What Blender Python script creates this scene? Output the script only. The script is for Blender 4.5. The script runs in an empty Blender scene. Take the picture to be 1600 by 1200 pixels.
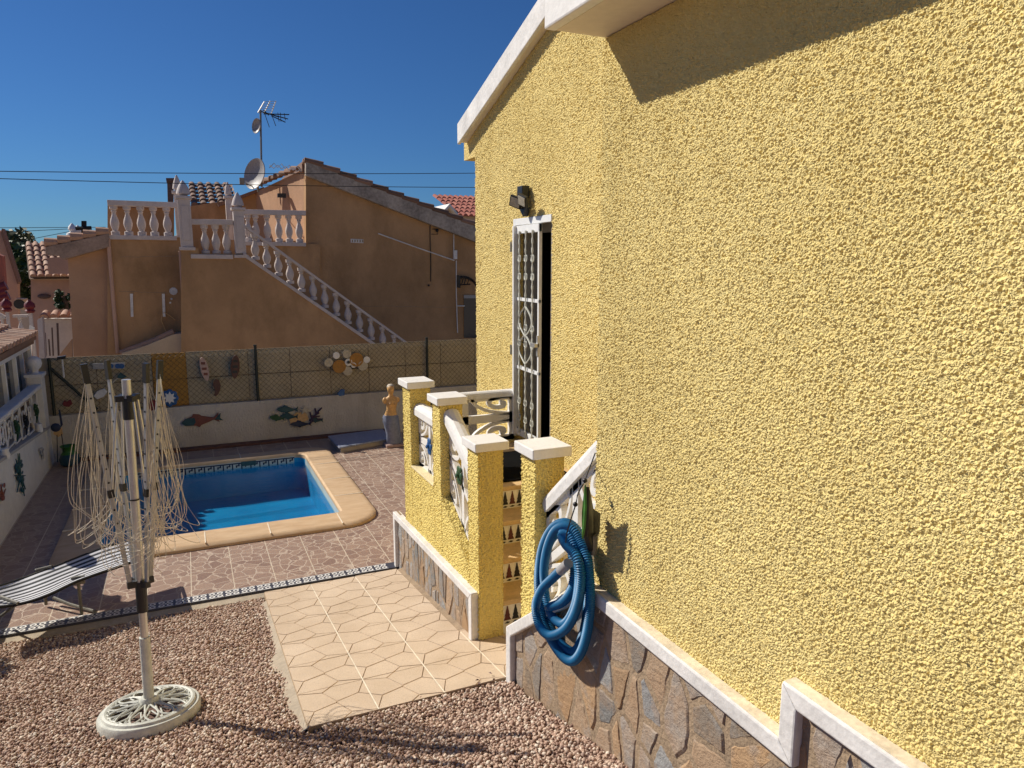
import bpy, math, random
import numpy as np
from mathutils import Vector, Matrix
random.seed(7); rng = np.random.default_rng(7)
R = math.radians
S = bpy.context.scene
COL = S.collection
# ------------------------------------------------------------------ camera, world, sun
CAMZ, PITCH, YAW, F = 2.4, R(9.5), R(24.2), 1130.0
cam = bpy.data.objects.new('camera', bpy.data.cameras.new('camera')); COL.objects.link(cam)
cam.location = (0, 0, CAMZ); cam.rotation_euler = (R(90) - PITCH, 0, -YAW)
cam.data.lens = F / 1600 * 36; cam.data.clip_start = .05; cam.data.clip_end = 3000
S.camera = cam
SUN_EL, SUN_AZ = R(39), R(-45.5)          # azimuth from +Y towards +X
world = bpy.data.worlds.new('World'); S.world = world; world.use_nodes = True
wn = world.node_tree.nodes; sky = wn.new('ShaderNodeTexSky'); sky.sky_type = 'NISHITA'
sky.sun_disc = False; sky.sun_elevation = SUN_EL; sky.sun_rotation = SUN_AZ
sky.air_density = 1.0; sky.dust_density = .1; sky.ozone_density = 4.0; sky.altitude = 50
tint = wn.new('ShaderNodeMix'); tint.data_type = 'RGBA'; tint.blend_type = 'MULTIPLY'; tint.inputs['Factor'].default_value = 1; tint.inputs[7].default_value = (.40, .74, 1.18, 1)
world.node_tree.links.new(sky.outputs[0], tint.inputs[6]); world.node_tree.links.new(tint.outputs[2], wn['Background'].inputs[0])
wn['Background'].inputs[1].default_value = .051
sl = bpy.data.lights.new('sun', 'SUN'); sl.energy = 5.0; sl.angle = R(.5); sl.color = (1, .93, .82)
sun = bpy.data.objects.new('sun', sl); COL.objects.link(sun)
SD = Vector((math.sin(SUN_AZ) * math.cos(SUN_EL), math.cos(SUN_AZ) * math.cos(SUN_EL), math.sin(SUN_EL)))
sun.rotation_euler = SD.to_track_quat('Z', 'Y').to_euler(); sun.location = (-6, 6, 12)
S.view_settings.view_transform = 'Standard'; S.view_settings.look = 'None'
S.view_settings.exposure = .12; S.view_settings.gamma = 1

# ------------------------------------------------------------------ photo measurements -> world
_f = Vector((math.sin(YAW) * math.cos(PITCH), math.cos(YAW) * math.cos(PITCH), -math.sin(PITCH)))
_r = Vector((math.cos(YAW), -math.sin(YAW), 0)); _u = _r.cross(_f); _C = Vector((0, 0, CAMZ))
def _hit(x, y, ax, v):
    d = _f + _r * ((x - 800) / F) + _u * ((600 - y) / F)
    return _C + d * ((v - _C[ax]) / d[ax])
def PX(x, y, v): return _hit(x, y, 0, v)
def PY(x, y, v): return _hit(x, y, 1, v)
def PZ(x, y, v): return _hit(x, y, 2, v)

# ------------------------------------------------------------------ object helpers
def tag(o, label=None, cat=None, group=None, kind=None):
    if label: o['label'] = label
    if cat: o['category'] = cat
    if group: o['group'] = group
    if kind: o['kind'] = kind
    return o
ORG = {}
def thing(name, label, cat, loc=(0, 0, 0), group=None):
    o = bpy.data.objects.new(name, None); COL.objects.link(o); o.location = loc; o.empty_display_size = .1
    ORG[o] = Vector(loc); return tag(o, label, cat, group)
class MB:
    def __init__(s): s.v = []; s.f = []
    def add(s, vs, fs):
        b = len(s.v); s.v += [tuple(v) for v in vs]; s.f += [tuple(b + i for i in f) for f in fs]; return s
    def box(s, x0, x1, y0, y1, z0, z1):
        return s.add([(x0,y0,z0),(x1,y0,z0),(x1,y1,z0),(x0,y1,z0),(x0,y0,z1),(x1,y0,z1),(x1,y1,z1),(x0,y1,z1)],
            [(0,3,2,1),(4,5,6,7),(0,1,5,4),(1,2,6,5),(2,3,7,6),(3,0,4,7)])
    def prism(s, pts, off):
        n = len(pts); off = Vector(off); pts = [Vector(p) for p in pts]
        nn = Vector((0, 0, 0))
        for i in range(n): nn += pts[i].cross(pts[(i + 1) % n])
        if nn.dot(off) > 0: pts = pts[::-1]
        vs = pts + [p + off for p in pts]
        fs = [tuple(range(n)), tuple(range(2 * n - 1, n - 1, -1))]
        for i in range(n):
            j = (i + 1) % n; fs.append((i, n + i, n + j, j))
        return s.add(vs, fs)
    def tube(s, pts, r, n=8, caps=True):
        pts = [Vector(p) for p in pts]; m = len(pts)
        rs = r if isinstance(r, (list, tuple)) else [r] * m
        t0 = (pts[1] - pts[0]).normalized()
        a = t0.orthogonal().normalized(); vs = []; fs = []
        for i, p in enumerate(pts):
            t = (pts[min(i + 1, m - 1)] - pts[max(i - 1, 0)])
            t = t.normalized() if t.length > 1e-9 else t0
            a = (a - t * a.dot(t)); a = a.normalized() if a.length > 1e-6 else t.orthogonal().normalized()
            b = t.cross(a)
            for k in range(n):
                an = 2 * math.pi * k / n; vs.append(p + (a * math.cos(an) + b * math.sin(an)) * rs[i])
        for i in range(m - 1):
            for k in range(n):
                fs.append((i*n+k, i*n+(k+1)%n, (i+1)*n+(k+1)%n, (i+1)*n+k))
        if caps: fs.append(tuple(range(n - 1, -1, -1))); fs.append(tuple((m - 1) * n + k for k in range(n)))
        return s.add(vs, fs)
    def lathe(s, prof, c, n=16, axis=(0, 0, 1), sq=1.0):
        ax = Vector(axis).normalized(); a = ax.orthogonal().normalized() if abs(ax.z) < .99 else Vector((1, 0, 0))
        b = ax.cross(a); c = Vector(c); vs = []; fs = []; m = len(prof)
        for (r, h) in prof:
            for k in range(n):
                an = 2 * math.pi * k / n
                vs.append(c + ax * h + (a * math.cos(an) + b * math.sin(an) * sq) * r)
        for i in range(m - 1):
            for k in range(n): fs.append((i*n+k, i*n+(k+1)%n, (i+1)*n+(k+1)%n, (i+1)*n+k))
        fs.append(tuple(range(n - 1, -1, -1))); fs.append(tuple((m - 1) * n + k for k in range(n)))
        return s.add(vs, fs)
    def blob(s, c, r, nz=7, n=10, sc=(1, 1, 1)):
        c = Vector(c); vs = []; fs = []
        for i in range(nz):
            th = math.pi * (i + .02) / (nz - 1 + .04)
            for k in range(n):
                an = 2 * math.pi * k / n
                vs.append(c + Vector((math.sin(th) * math.cos(an) * r * sc[0], math.sin(th) * math.sin(an) * r * sc[1], -math.cos(th) * r * sc[2])))
        for i in range(nz - 1):
            for k in range(n): fs.append((i*n+k, i*n+(k+1)%n, (i+1)*n+(k+1)%n, (i+1)*n+k))
        fs.append(tuple(range(n - 1, -1, -1))); fs.append(tuple((nz - 1) * n + k for k in range(n)))
        return s.add(vs, fs)
    def build(s, name, m, parent=None, smooth=False, bevel=0, disp=None):
        me = bpy.data.meshes.new(name)
        o0 = ORG.get(parent, Vector((0, 0, 0))) if parent else Vector((0, 0, 0))
        me.from_pydata([(v[0]-o0.x, v[1]-o0.y, v[2]-o0.z) for v in s.v], [], s.f)
        me.materials.append(m)
        o = bpy.data.objects.new(name, me); COL.objects.link(o)
        if parent: o.parent = parent; ORG[o] = o0
        if smooth:
            me.polygons.foreach_set('use_smooth', [True] * len(me.polygons))
            try: me.set_sharp_from_angle(angle=R(40))
            except Exception: pass
        if bevel:
            b = o.modifiers.new('bevel', 'BEVEL'); b.width = bevel; b.segments = 2; b.limit_method = 'ANGLE'
        return o
def split_build(mb, name, m, parent=None, **k):
    """every connected piece becomes a mesh of its own"""
    par = list(range(len(mb.v)))
    def find(a):
        while par[a] != a: par[a] = par[par[a]]; a = par[a]
        return a
    for f in mb.f:
        r0 = find(f[0])
        for i in f[1:]:
            par[find(i)] = r0
    grp = {}
    for f in mb.f: grp.setdefault(find(f[0]), []).append(f)
    out = []
    for fs in grp.values():
        q = MB(); ids = sorted({i for f in fs for i in f}); mp = {a: b for b, a in enumerate(ids)}
        q.v = [mb.v[i] for i in ids]; q.f = [tuple(mp[i] for i in f) for f in fs]; out.append(q.build(name, m, parent, **k))
    return out
def gbox(K, x0, x1, y0, y1, zb, zt, step=.008, skip=()):
    """box of fine welded quads; zb and zt may be functions of y"""
    fb = zb if callable(zb) else (lambda y: zb); ft = zt if callable(zt) else (lambda y: zt)
    nx, ny, nz = max(2, int((x1-x0)/step)), max(2, int((y1-y0)/step)), max(2, int((max(ft(y0), ft(y1))-min(fb(y0), fb(y1)))/step)); ids = {}
    def vid(i, j, k):
        q = (i, j, k)
        if q not in ids:
            y = y0+(y1-y0)*j/ny; ids[q] = len(K.v); K.v.append((x0+(x1-x0)*i/nx, y, fb(y)+(ft(y)-fb(y))*k/nz))
        return ids[q]
    for j in range(ny):
        for k in range(nz):
            K.f.append((vid(0, j, k), vid(0, j, k+1), vid(0, j+1, k+1), vid(0, j+1, k)))
            if 'x1' not in skip: K.f.append((vid(nx, j, k), vid(nx, j+1, k), vid(nx, j+1, k+1), vid(nx, j, k+1)))
    for i in range(nx):
        for k in range(nz):
            if 'y0' not in skip: K.f.append((vid(i, 0, k), vid(i+1, 0, k), vid(i+1, 0, k+1), vid(i, 0, k+1)))
            if 'y1' not in skip: K.f.append((vid(i, ny, k), vid(i, ny, k+1), vid(i+1, ny, k+1), vid(i+1, ny, k)))
        for j in range(ny):
            if 'top' not in skip: K.f.append((vid(i, j, nz), vid(i+1, j, nz), vid(i+1, j+1, nz), vid(i, j+1, nz)))
def single(mb, name, m, label, cat, group=None, **k): return tag(mb.build(name, m, **k), label, cat, group)
def struct(mb, name, m, **k): return tag(mb.build(name, m, **k), kind='structure')
def crom(pts, n=6, closed=False):
    P = [Vector(p) for p in pts]; out = []; m = len(P)
    rg = range(m) if closed else range(m - 1)
    for i in rg:
        g = (lambda k: P[k % m]) if closed else (lambda k: P[min(max(k, 0), m - 1)])
        a, b, c, d = g(i - 1), g(i), g(i + 1), g(i + 2)
        for j in range(n):
            t = j / n
            out.append(.5 * ((2*b) + (c - a)*t + (2*a - 5*b + 4*c - d)*t*t + (3*b - a - 3*c + d)*t**3))
    if not closed: out.append(P[-1])
    return out

# ------------------------------------------------------------------ materials
def srgb(r, g, b):
    f = lambda c: (c / 255 / 12.92) if c / 255 < .04045 else ((c / 255 + .055) / 1.055) ** 2.4
    return (f(r), f(g), f(b), 1)
class NT:
    def __init__(s, name):
        s.m = bpy.data.materials.new(name); s.m.use_nodes = True; s.t = s.m.node_tree
        s.p = s.t.nodes['Principled BSDF']; s.out = s.t.nodes['Material Output']
    def n(s, ty, **kw):
        nd = s.t.nodes.new(ty)
        for k, v in kw.items():
            if k.startswith('i_'):
                kk = k[2:]; kk = int(kk) if kk.isdigit() else kk.replace('_', ' ')
                s.set(nd.inputs[kk], v)
            else: setattr(nd, k, v)
        return nd
    def set(s, inp, v):
        if isinstance(v, bpy.types.NodeSocket): s.t.links.new(v, inp)
        else: inp.default_value = v
    def co(s, scale=(1, 1, 1)):
        c = s.n('ShaderNodeNewGeometry').outputs['Position']
        return s.n('ShaderNodeVectorMath', operation='MULTIPLY', i_0=c, i_1=scale).outputs[0]
    def noise(s, v, sc, det=3, rough=.55, w=False):
        return s.n('ShaderNodeTexNoise', i_Vector=v, i_Scale=sc, i_Detail=det, i_Roughness=rough).outputs['Color' if w else 'Fac']
    def math(s, op, a, b=0.0, clamp=False):
        return s.n('ShaderNodeMath', operation=op, use_clamp=clamp, i_0=a, i_1=b).outputs[0]
    def ramp(s, f, st, interp='LINEAR'):
        r = s.n('ShaderNodeValToRGB', i_Fac=f); e = r.color_ramp; e.interpolation = interp
        while len(e.elements) < len(st): e.elements.new(.5)
        for el, (p, c) in zip(e.elements, st): el.position = p; el.color = c if len(c) == 4 else (*c, 1)
        return r.outputs['Color']
    def mix(s, f, a, b, bl='MIX'):
        m = s.n('ShaderNodeMix', data_type='RGBA', blend_type=bl)
        s.set(m.inputs['Factor'], f); s.set(m.inputs[6], a); s.set(m.inputs[7], b); return m.outputs[2]
    def bump(s, h, dist=.01, st=1.0, nrm=None):
        b = s.n('ShaderNodeBump', i_Height=h, i_Distance=dist, i_Strength=st)
        if nrm: s.set(b.inputs['Normal'], nrm)
        s.set(s.p.inputs['Normal'], b.outputs[0]); return b.outputs[0]
    def fin(s, col=None, rough=.8, metal=0, spec=None):
        if col is not None: s.set(s.p.inputs['Base Color'], col)
        s.set(s.p.inputs['Roughness'], rough); s.p.inputs['Metallic'].default_value = metal
        if spec is not None: s.p.inputs['Specular IOR Level'].default_value = spec
        return s.m
def plain(name, c, rough=.6, var=.12, sc=6, bump=.0015, bsc=60, metal=0, spec=None):
    t = NT(name); co = t.co(); n1 = t.noise(co, sc, 4); n2 = t.noise(co, sc * 7, 3)
    f = t.math('ADD', t.math('MULTIPLY', n1, .6), t.math('MULTIPLY', n2, .4))
    lo = tuple(x * (1 - var) for x in c[:3]) + (1,); hi = tuple(min(1, x * (1 + var)) for x in c[:3]) + (1,)
    col = t.ramp(f, [(.35, lo), (.65, hi)])
    if bump: t.bump(t.noise(co, bsc, 4), bump)
    return t.fin(col, rough, metal, spec)
M = {}
def yellow(name, sc, dist, fine=True, disp=False, c=(.78, .60, .225), co_s=(1, 1, 1)):
    t = NT(name); co = t.co(co_s)
    big = t.math('ADD', t.math('MULTIPLY', t.noise(co, 1.3, 4), .6), t.math('MULTIPLY', t.noise(t.co((5, 5, .7)), 1.2, 5, .6), .4))
    wob = t.n('ShaderNodeVectorMath', operation='ADD', i_0=co, i_1=t.n('ShaderNodeVectorMath', operation='SCALE', i_0=t.noise(co, sc * .8, 2, w=True), i_Scale=.9 / sc).outputs[0]).outputs[0]
    v = t.n('ShaderNodeTexVoronoi', feature='SMOOTH_F1', i_Vector=wob, i_Scale=sc, i_Smoothness=.35).outputs['Distance']
    blob = t.math('SUBTRACT', 1.0, t.math('MULTIPLY', v, 1.3), True)
    nz = t.noise(co, sc * .55, 3, .6); n3 = t.noise(co, sc * 2.2, 3, .6)
    h = t.math('ADD', t.math('MULTIPLY', blob, .85), t.math('ADD', t.math('MULTIPLY', nz, .68), t.math('MULTIPLY', n3, .30)))
    col = t.ramp(big, [(.3, (c[0]*.90, c[1]*.88, c[2]*.85)), (.66, (c[0]*1.04, c[1]*1.05, c[2]*1.12))])
    if disp:
        d = t.n('ShaderNodeDisplacement', i_Height=h, i_Midlevel=.9, i_Scale=dist)
        t.t.links.new(d.outputs[0], t.out.inputs['Displacement']); t.m.displacement_method = 'BOTH'
        t.fin(col, .9, spec=.25)
    else:
        t.bump(h, dist); t.fin(col, .9, spec=.25)
    return t.m
M['y_near'] = yellow('coarse_yellow_render', 114, .0135, disp=True, c=(.755, .615, .255))
M['y_mid'] = yellow('door_wall_render', 70, .022, disp=True, c=(.79, .63, .25))
M['y_pd'] = yellow('pillar_rough_render', 70, .017, disp=True, c=(.80, .64, .21))
M['y_far'] = yellow('yellow_render', 60, .011)
M['y_pill'] = yellow('pillar_render', 60, .010, c=(.80, .62, .21))
M['white'] = plain('white_paint', (.78, .76, .72), .55, .06, 8, .002, 40)
M['white_old'] = plain('weathered_white', (.70, .68, .65), .7, .17, 5, .003, 35)
M['sill'] = plain('stained_white_top', (.72, .62, .46), .7, .25, 9, .002, 40)
M['gate'] = plain('white_metal', (.82, .82, .80), .35, .04, 9, .0005)
M['soffit'] = plain('soffit_plaster', (.74, .66, .54), .8, .08, 3, .002, 30)
M['black'] = plain('black_plastic', (.012, .012, .014), .4, .2, 20, .0005)
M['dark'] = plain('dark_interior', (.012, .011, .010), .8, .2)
M['grey'] = plain('grey_panel', (.35, .34, .33), .5, .1)
M['alu'] = plain('aluminium', (.62, .61, .58), .36, .12, 14, .0006, 90, metal=.75)
M['alu_arm'] = plain('anodised_arm', (.42, .42, .41), .42, .10, 14, .0005, 90, metal=.35)
M['rope'] = plain('cream_cord', (.70, .62, .47), .7, .1)
M['iron'] = plain('cream_iron', (.60, .60, .52), .5, .16, 18, .002, 60)
M['concrete'] = plain('concrete', (.40, .33, .24), .9, .2, 7, .004, 40)
M['steel'] = plain('galvanised', (.20, .19, .16), .5, .2, 20, metal=.3)
M['greenpost'] = plain('dark_green_post', (.018, .024, .018), .6, .2)
M['wire'] = plain('dark_wire', (.020, .020, .016), .7, .2)
M['terracotta'] = None
def tilemat(name, a, b, c):
    t = NT(name); co = t.co()
    isl = t.n('ShaderNodeNewGeometry').outputs['Random Per Island']
    col = t.ramp(isl, [(0, a), (.5, b), (1, c)])
    n = t.noise(co, 9, 5, .7)
    col = t.mix(t.math('MULTIPLY', n, .55), col, (.16, .11, .08, 1))
    t.bump(t.noise(co, 45, 4), .004); return t.fin(col, .85)
M['tile'] = tilemat('terracotta_tile', (.46, .24, .15), (.55, .32, .21), (.62, .42, .30))
M['tile_red'] = tilemat('red_tile', (.34, .07, .05), (.42, .10, .07), (.50, .16, .11))
M['tile_dark'] = tilemat('weathered_tile', (.14, .08, .055), (.22, .12, .08), (.34, .20, .14))
def ochre(name, c, stain=.5):
    t = NT(name); co = t.co(); b = t.noise(co, .55, 5, .62); s = t.noise(t.co((1.3, 1.3, .75)), 1.0, 5, .65); f = t.noise(co, 28, 4)
    col = t.ramp(b, [(.32, tuple(x * .72 for x in c)), (.55, c), (.75, tuple(x * 1.1 for x in c))])
    col = t.mix(t.math('MULTIPLY', t.ramp(s, [(.45, (0, 0, 0)), (.7, (1, 1, 1))]), stain), col, (c[0]*.5, c[1]*.5, c[2]*.48, 1))
    col = t.mix(t.math('MULTIPLY', f, .25), col, (c[0]*1.25, c[1]*1.2, c[2]*1.1, 1))
    t.bump(f, .006); return t.fin(col, .92, spec=.2)
M['ochre'] = ochre('ochre_render', (.50, .305, .16), .85)
M['ochre2'] = ochre('orange_render', (.50, .305, .19), .4)
M['peach'] = ochre('peach_render', (.58, .37, .27), .2)
M['cream'] = ochre('cream_render', (.62, .50, .36), .15)
def backwall():
    t = NT('rough_white_wall'); co = t.co(); h = t.noise(t.co((1, 1, .55)), 42, 4, .6); b = t.noise(co, 1.4, 5, .6); st = t.noise(t.co((3, 3, .5)), 1.5, 4)
    col = t.ramp(b, [(.3, (.48, .43, .36)), (.7, (.66, .61, .53))])
    col = t.mix(t.ramp(st, [(.5, (0, 0, 0)), (.72, (.45, .45, .45))]), col, (.34, .29, .22, 1))
    t.bump(h, .022); return t.fin(col, .9, spec=.2)
M['bwall'] = backwall()
M['lwall'] = plain('off_white_wall', (.66, .63, .58), .85, .10, 2.5, .004, 30)
M['screen'] = plain('beige_screen_sheet', (.46, .38, .25), .85, .16, 2, .003, 25)
M['screen_y'] = plain('ochre_sheet', (.46, .24, .05), .8, .12, 3, .002, 25)
def slate():
    t = NT('slate_cladding'); co = t.co()
    isl = t.n('ShaderNodeNewGeometry').outputs['Random Per Island']
    c0 = t.ramp(isl, [(0, (.22, .22, .21)), (.2, (.38, .38, .37)), (.38, (.46, .29, .15)), (.52, (.27, .21, .15)), (.68, (.30, .305, .305)), (.84, (.52, .33, .17)), (1, (.36, .34, .31))])
    n1 = t.noise(co, 6, 5, .65); n2 = t.noise(co, 34, 5, .7)
    n1 = t.noise(co, 7.5, 5, .65); rust = t.ramp(n1, [(.46, (0, 0, 0)), (.56, (1, 1, 1))]); col = t.mix(t.math('MULTIPLY', rust, .38), c0, (.41, .255, .14, 1))
    gr = t.ramp(t.noise(co, 5.5, 5, .6), [(.53, (0, 0, 0)), (.60, (1, 1, 1))]); col = t.mix(t.math('MULTIPLY', gr, .35), col, (.33, .335, .33, 1))
    col = t.mix(t.math('MULTIPLY', n2, .5), col, t.mix(1, col, (.45, .42, .4, 1), 'MULTIPLY'))
    h = t.math('ADD', n2, t.math('MULTIPLY', t.noise(t.co((1, 1, 2.2)), 14, 5, .7), 1.2)); t.bump(h, .0085)
    return t.fin(col, .75)
M['slate'] = slate()
M['mortar'] = plain('brown_mortar', (.31, .225, .145), .95, .25, 10, .008, 60)
def gravelm():
    t = NT('red_gravel'); isl = t.n('ShaderNodeNewGeometry').outputs['Random Per Island']
    col = t.ramp(isl, [(0, (.27, .165, .12)), (.18, (.43, .275, .20)), (.42, (.61, .44, .325)), (.6, (.45, .305, .23)), (.78, (.74, .58, .44)), (.92, (.82, .72, .59)), (1, (.32, .21, .165))])
    n = t.noise(t.co(), 120, 3); col = t.mix(t.math('MULTIPLY', n, .4), col, t.mix(1, col, (.6, .55, .5, 1), 'MULTIPLY'))
    t.bump(n, .003); return t.fin(col, .85)
M['gravel'] = gravelm()
M['bed'] = plain('gravel_soil', (.15, .09, .07), .95, .3, 30, .01, 60)
def crazy():
    t = NT('crazy_paving_tiles'); co = t.co((1, 1, 0))
    w = t.n('ShaderNodeVectorMath', operation='SCALE', i_0=t.noise(co, 9, 2, w=True), i_Scale=.05).outputs[0]
    cw = t.n('ShaderNodeVectorMath', operation='ADD', i_0=co, i_1=w).outputs[0]
    e = t.n('ShaderNodeTexVoronoi', feature='DISTANCE_TO_EDGE', i_Vector=cw, i_Scale=9.5).outputs['Distance']
    cc = t.n('ShaderNodeTexVoronoi', feature='F1', i_Vector=cw, i_Scale=9.5).outputs['Color']
    g = t.n('ShaderNodeSeparateColor', i_0=cc).outputs[0]
    col = t.ramp(g, [(0, (.29, .185, .135)), (.5, (.36, .24, .175)), (1, (.42, .29, .21))])
    col = t.mix(t.math('MULTIPLY', t.noise(co, 45, 4, .7), .5), col, (.19, .13, .11, 1))
    line = t.ramp(e, [(.018, (1, 1, 1)), (.055, (0, 0, 0))]); col = t.mix(t.math('MULTIPLY', line, .8), col, (.50, .40, .31, 1))
    sx = t.n('ShaderNodeSeparateXYZ', i_0=co)
    def grid(o, off, wd, soft):
        m_ = t.math('PINGPONG', t.math('ADD', o, off), .335 / 2)
        return t.math('LESS_THAN', m_, wd)
    gx = grid(sx.outputs[0], 10 * .335 + .117, .0042, 0); gy = grid(sx.outputs[1], .08, .0022, 0)
    gr = t.math('MAXIMUM', gx, t.math('MULTIPLY', gy, .6)); col = t.mix(gr, col, (.60, .50, .38, 1))
    h = t.math('SUBTRACT', t.noise(co, 60, 3), t.math('ADD', t.math('MULTIPLY', line, .3), t.math('MULTIPLY', gr, .6)))
    t.bump(h, .003); return t.fin(col, t.math('ADD', .42, t.math('MULTIPLY', line, .3)), spec=.45)
M['crazy'] = crazy()
def coping():
    t = NT('sandstone_coping'); co = t.co(); n = t.noise(t.co((1, 3, 1)), 5, 5, .6); f = t.noise(co, 160, 3)
    col = t.ramp(n, [(.3, (.56, .37, .20)), (.7, (.70, .51, .31))])
    col = t.mix(t.math('MULTIPLY', f, .35), col, (.48, .30, .17, 1)); t.bump(f, .002); return t.fin(col, .8)
M['coping'] = coping()
def pathm():
    t = NT('path_slabs'); co = t.co(); f = t.noise(co, 220, 3); n = t.noise(co, 2.5, 5, .6)
    col = t.ramp(n, [(.3, (.54, .41, .28)), (.7, (.66, .52, .375))])
    col = t.mix(t.ramp(f, [(.52, (0, 0, 0)), (.66, (.7, .7, .7))]), col, (.36, .26, .17, 1)); t.bump(f, .002); return t.fin(col, .8)
M['path'] = pathm()
M['grout'] = plain('pale_grout', (.76, .67, .52), .9, .15, 20, .003, 80)
M['groove'] = plain('groove_shadow_cement', (.36, .26, .16), .95, .2, 20, .003, 80)
def poolm():
    t = NT('blue_mosaic'); co = t.co(); s = t.n('ShaderNodeSeparateXYZ', i_0=co)
    w = t.noise(co, 3, 3)
    g = None
    for k in range(3):
        m_ = t.math('LESS_THAN', t.math('PINGPONG', s.outputs[k], .0125), .0012); g = m_ if g is None else t.math('MAXIMUM', g, m_)
    col = t.ramp(w, [(.3, (.006, .25, .46)), (.7, (.012, .34, .56))])
    col = t.mix(t.math('MULTIPLY', g, .5), col, (.06, .32, .55, 1)); return t.fin(col, .4)
M['pool'] = poolm()
def waterm():
    t = NT('pool_water_surface'); co = t.co()
    b = t.n('ShaderNodeBump', i_Height=t.noise(co, 11, 4), i_Distance=.010, i_Strength=.55)
    fr = t.math('ADD', t.math('MULTIPLY', t.math('POWER', t.n('ShaderNodeLayerWeight', i_Blend=.5, i_Normal=b.outputs[0]).outputs['Facing'], 5.0), .9), .02)
    tr = t.n('ShaderNodeBsdfTransparent', i_Color=(.55, .82, .93, 1)); gl = t.n('ShaderNodeBsdfGlossy', i_Roughness=.02, i_Normal=b.outputs[0])
    mx = t.n('ShaderNodeMixShader'); t.set(mx.inputs[0], fr); t.t.links.new(tr.outputs[0], mx.inputs[1]); t.t.links.new(gl.outputs[0], mx.inputs[2])
    t.t.links.new(mx.outputs[0], t.out.inputs['Surface']); return t.m
M['water'] = waterm()
def glassm():
    t = NT('dark_window_glass'); return t.fin((.03, .04, .045, 1), .08, spec=.8)
M['glass'] = glassm()
M['hose'] = plain('blue_hose', (.007, .145, .31), .5, .15, 10, .0004, spec=.5)
def stripes():
    t = NT('striped_canvas'); uv = t.n('ShaderNodeAttribute', attribute_name='stripe').outputs['Fac']
    m_ = t.math('PINGPONG', uv, .5); m_ = t.math('GREATER_THAN', m_, .25)
    col = t.mix(m_, (.03, .032, .036, 1), (.62, .62, .64, 1)); t.bump(t.noise(t.co(), 300, 2), .001); return t.fin(col, .85)
M['stripe'] = stripes()
def leafm(name, a, b):
    t = NT(name); isl = t.n('ShaderNodeNewGeometry').outputs['Random Per Island']
    return t.fin(t.ramp(isl, [(0, a), (1, b)]), .6)
M['leaf'] = leafm('foliage', (.02, .045, .012), (.075, .12, .03))
M['leaf2'] = leafm('dry_foliage', (.06, .08, .02), (.16, .15, .06))
M['bark'] = plain('bark', (.12, .08, .05), .9, .3)
for nm, c in dict(teal=(.012, .065, .075), navy=(.010, .022, .06), fishred=(.19, .055, .035), green=(.03, .085, .03), dgreen=(.012, .05, .015), gold=(.36, .16, .025), sand=(.48, .42, .31),
                  purple=(.05, .025, .05), redp=(.17, .018, .02), blue=(.02, .10, .28), tbrown=(.10, .035, .02), pinkw=(.50, .34, .28), statue=(.62, .36, .13),
                  drape=(.19, .21, .28), board=(.27, .30, .38), lime=(.06, .20, .03), tan=(.58, .36, .16), wallhole=(.20, .14, .09), dishg=(.30, .28, .27), rust=(.10, .06, .05)).items():
    M[nm] = plain(nm + '_paint', c, .5, .25, 30, .002, 90)
M['tread'] = plain('clay_tread', (.60, .41, .20), .6, .2, 8, .002, 50)
M['hill'] = plain('far_hill', (.10, .12, .08), .95, .3, .2, 0)
M['earth'] = plain('earth', (.28, .21, .15), .95, .2, .7, .01, 8)

# ------------------------------------------------------------------ ground & paving (the setting)
ZT = -.305
def zg(y): return -.34 if y > 6.1 else (-.130 * (y - 3.5) - .0 if y > 3.5 else .265 * (3.5 - y))
XW, X2 = 1.6, 2.8
g = MB(); g.add([(-900, -900, -1.3), (900, -900, -1.3), (900, 1500, -1.3), (-900, 1500, -1.3)], [(0, 1, 2, 3)]); struct(g, 'ground', M['earth'])
g = MB(); ys = [-2, 0, 1, 2, 3, 3.5, 4, 5, 6.0]
for i in range(len(ys) - 1):
    a, b = ys[i], ys[i + 1]
    g.add([(-6, a, zg(a) - .02), (1.72, a, zg(a) - .02), (1.72, b, zg(b) - .02), (-6, b, zg(b) - .02)], [(0, 1, 2, 3)])
struct(g, 'gravel_bed', M['bed'])
# pool outlines
PXI, PYI = (-.92, 1.385), (7.58, 10.3); PXO, PYO = (-1.29, 1.76), (7.2, 10.62)
def rrect(x0, x1, y0, y1, r, z, n=8, radii=None):
    out = []; rr = radii or [r] * 4
    for k, (cx, cy, a) in enumerate([(x1, y0, -90), (x1, y1, 0), (x0, y1, 90), (x0, y0, 180)]):
        q = rr[k]; sx = -1 if cx == x1 else 1; sy = -1 if cy == y1 else 1
        for i in range(n + 1):
            t = R(a + 90 * i / n); out.append((cx + sx * q + q * math.cos(t), cy + sy * q + q * math.sin(t), z))
    return out
NR = 8
oi = rrect(*PXI, *PYI, .06, 0, NR, [.05, .18, .18, .05]); oo = rrect(*PXO, *PYO, .25, 0, NR, [.42, .3, .3, .22])
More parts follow.
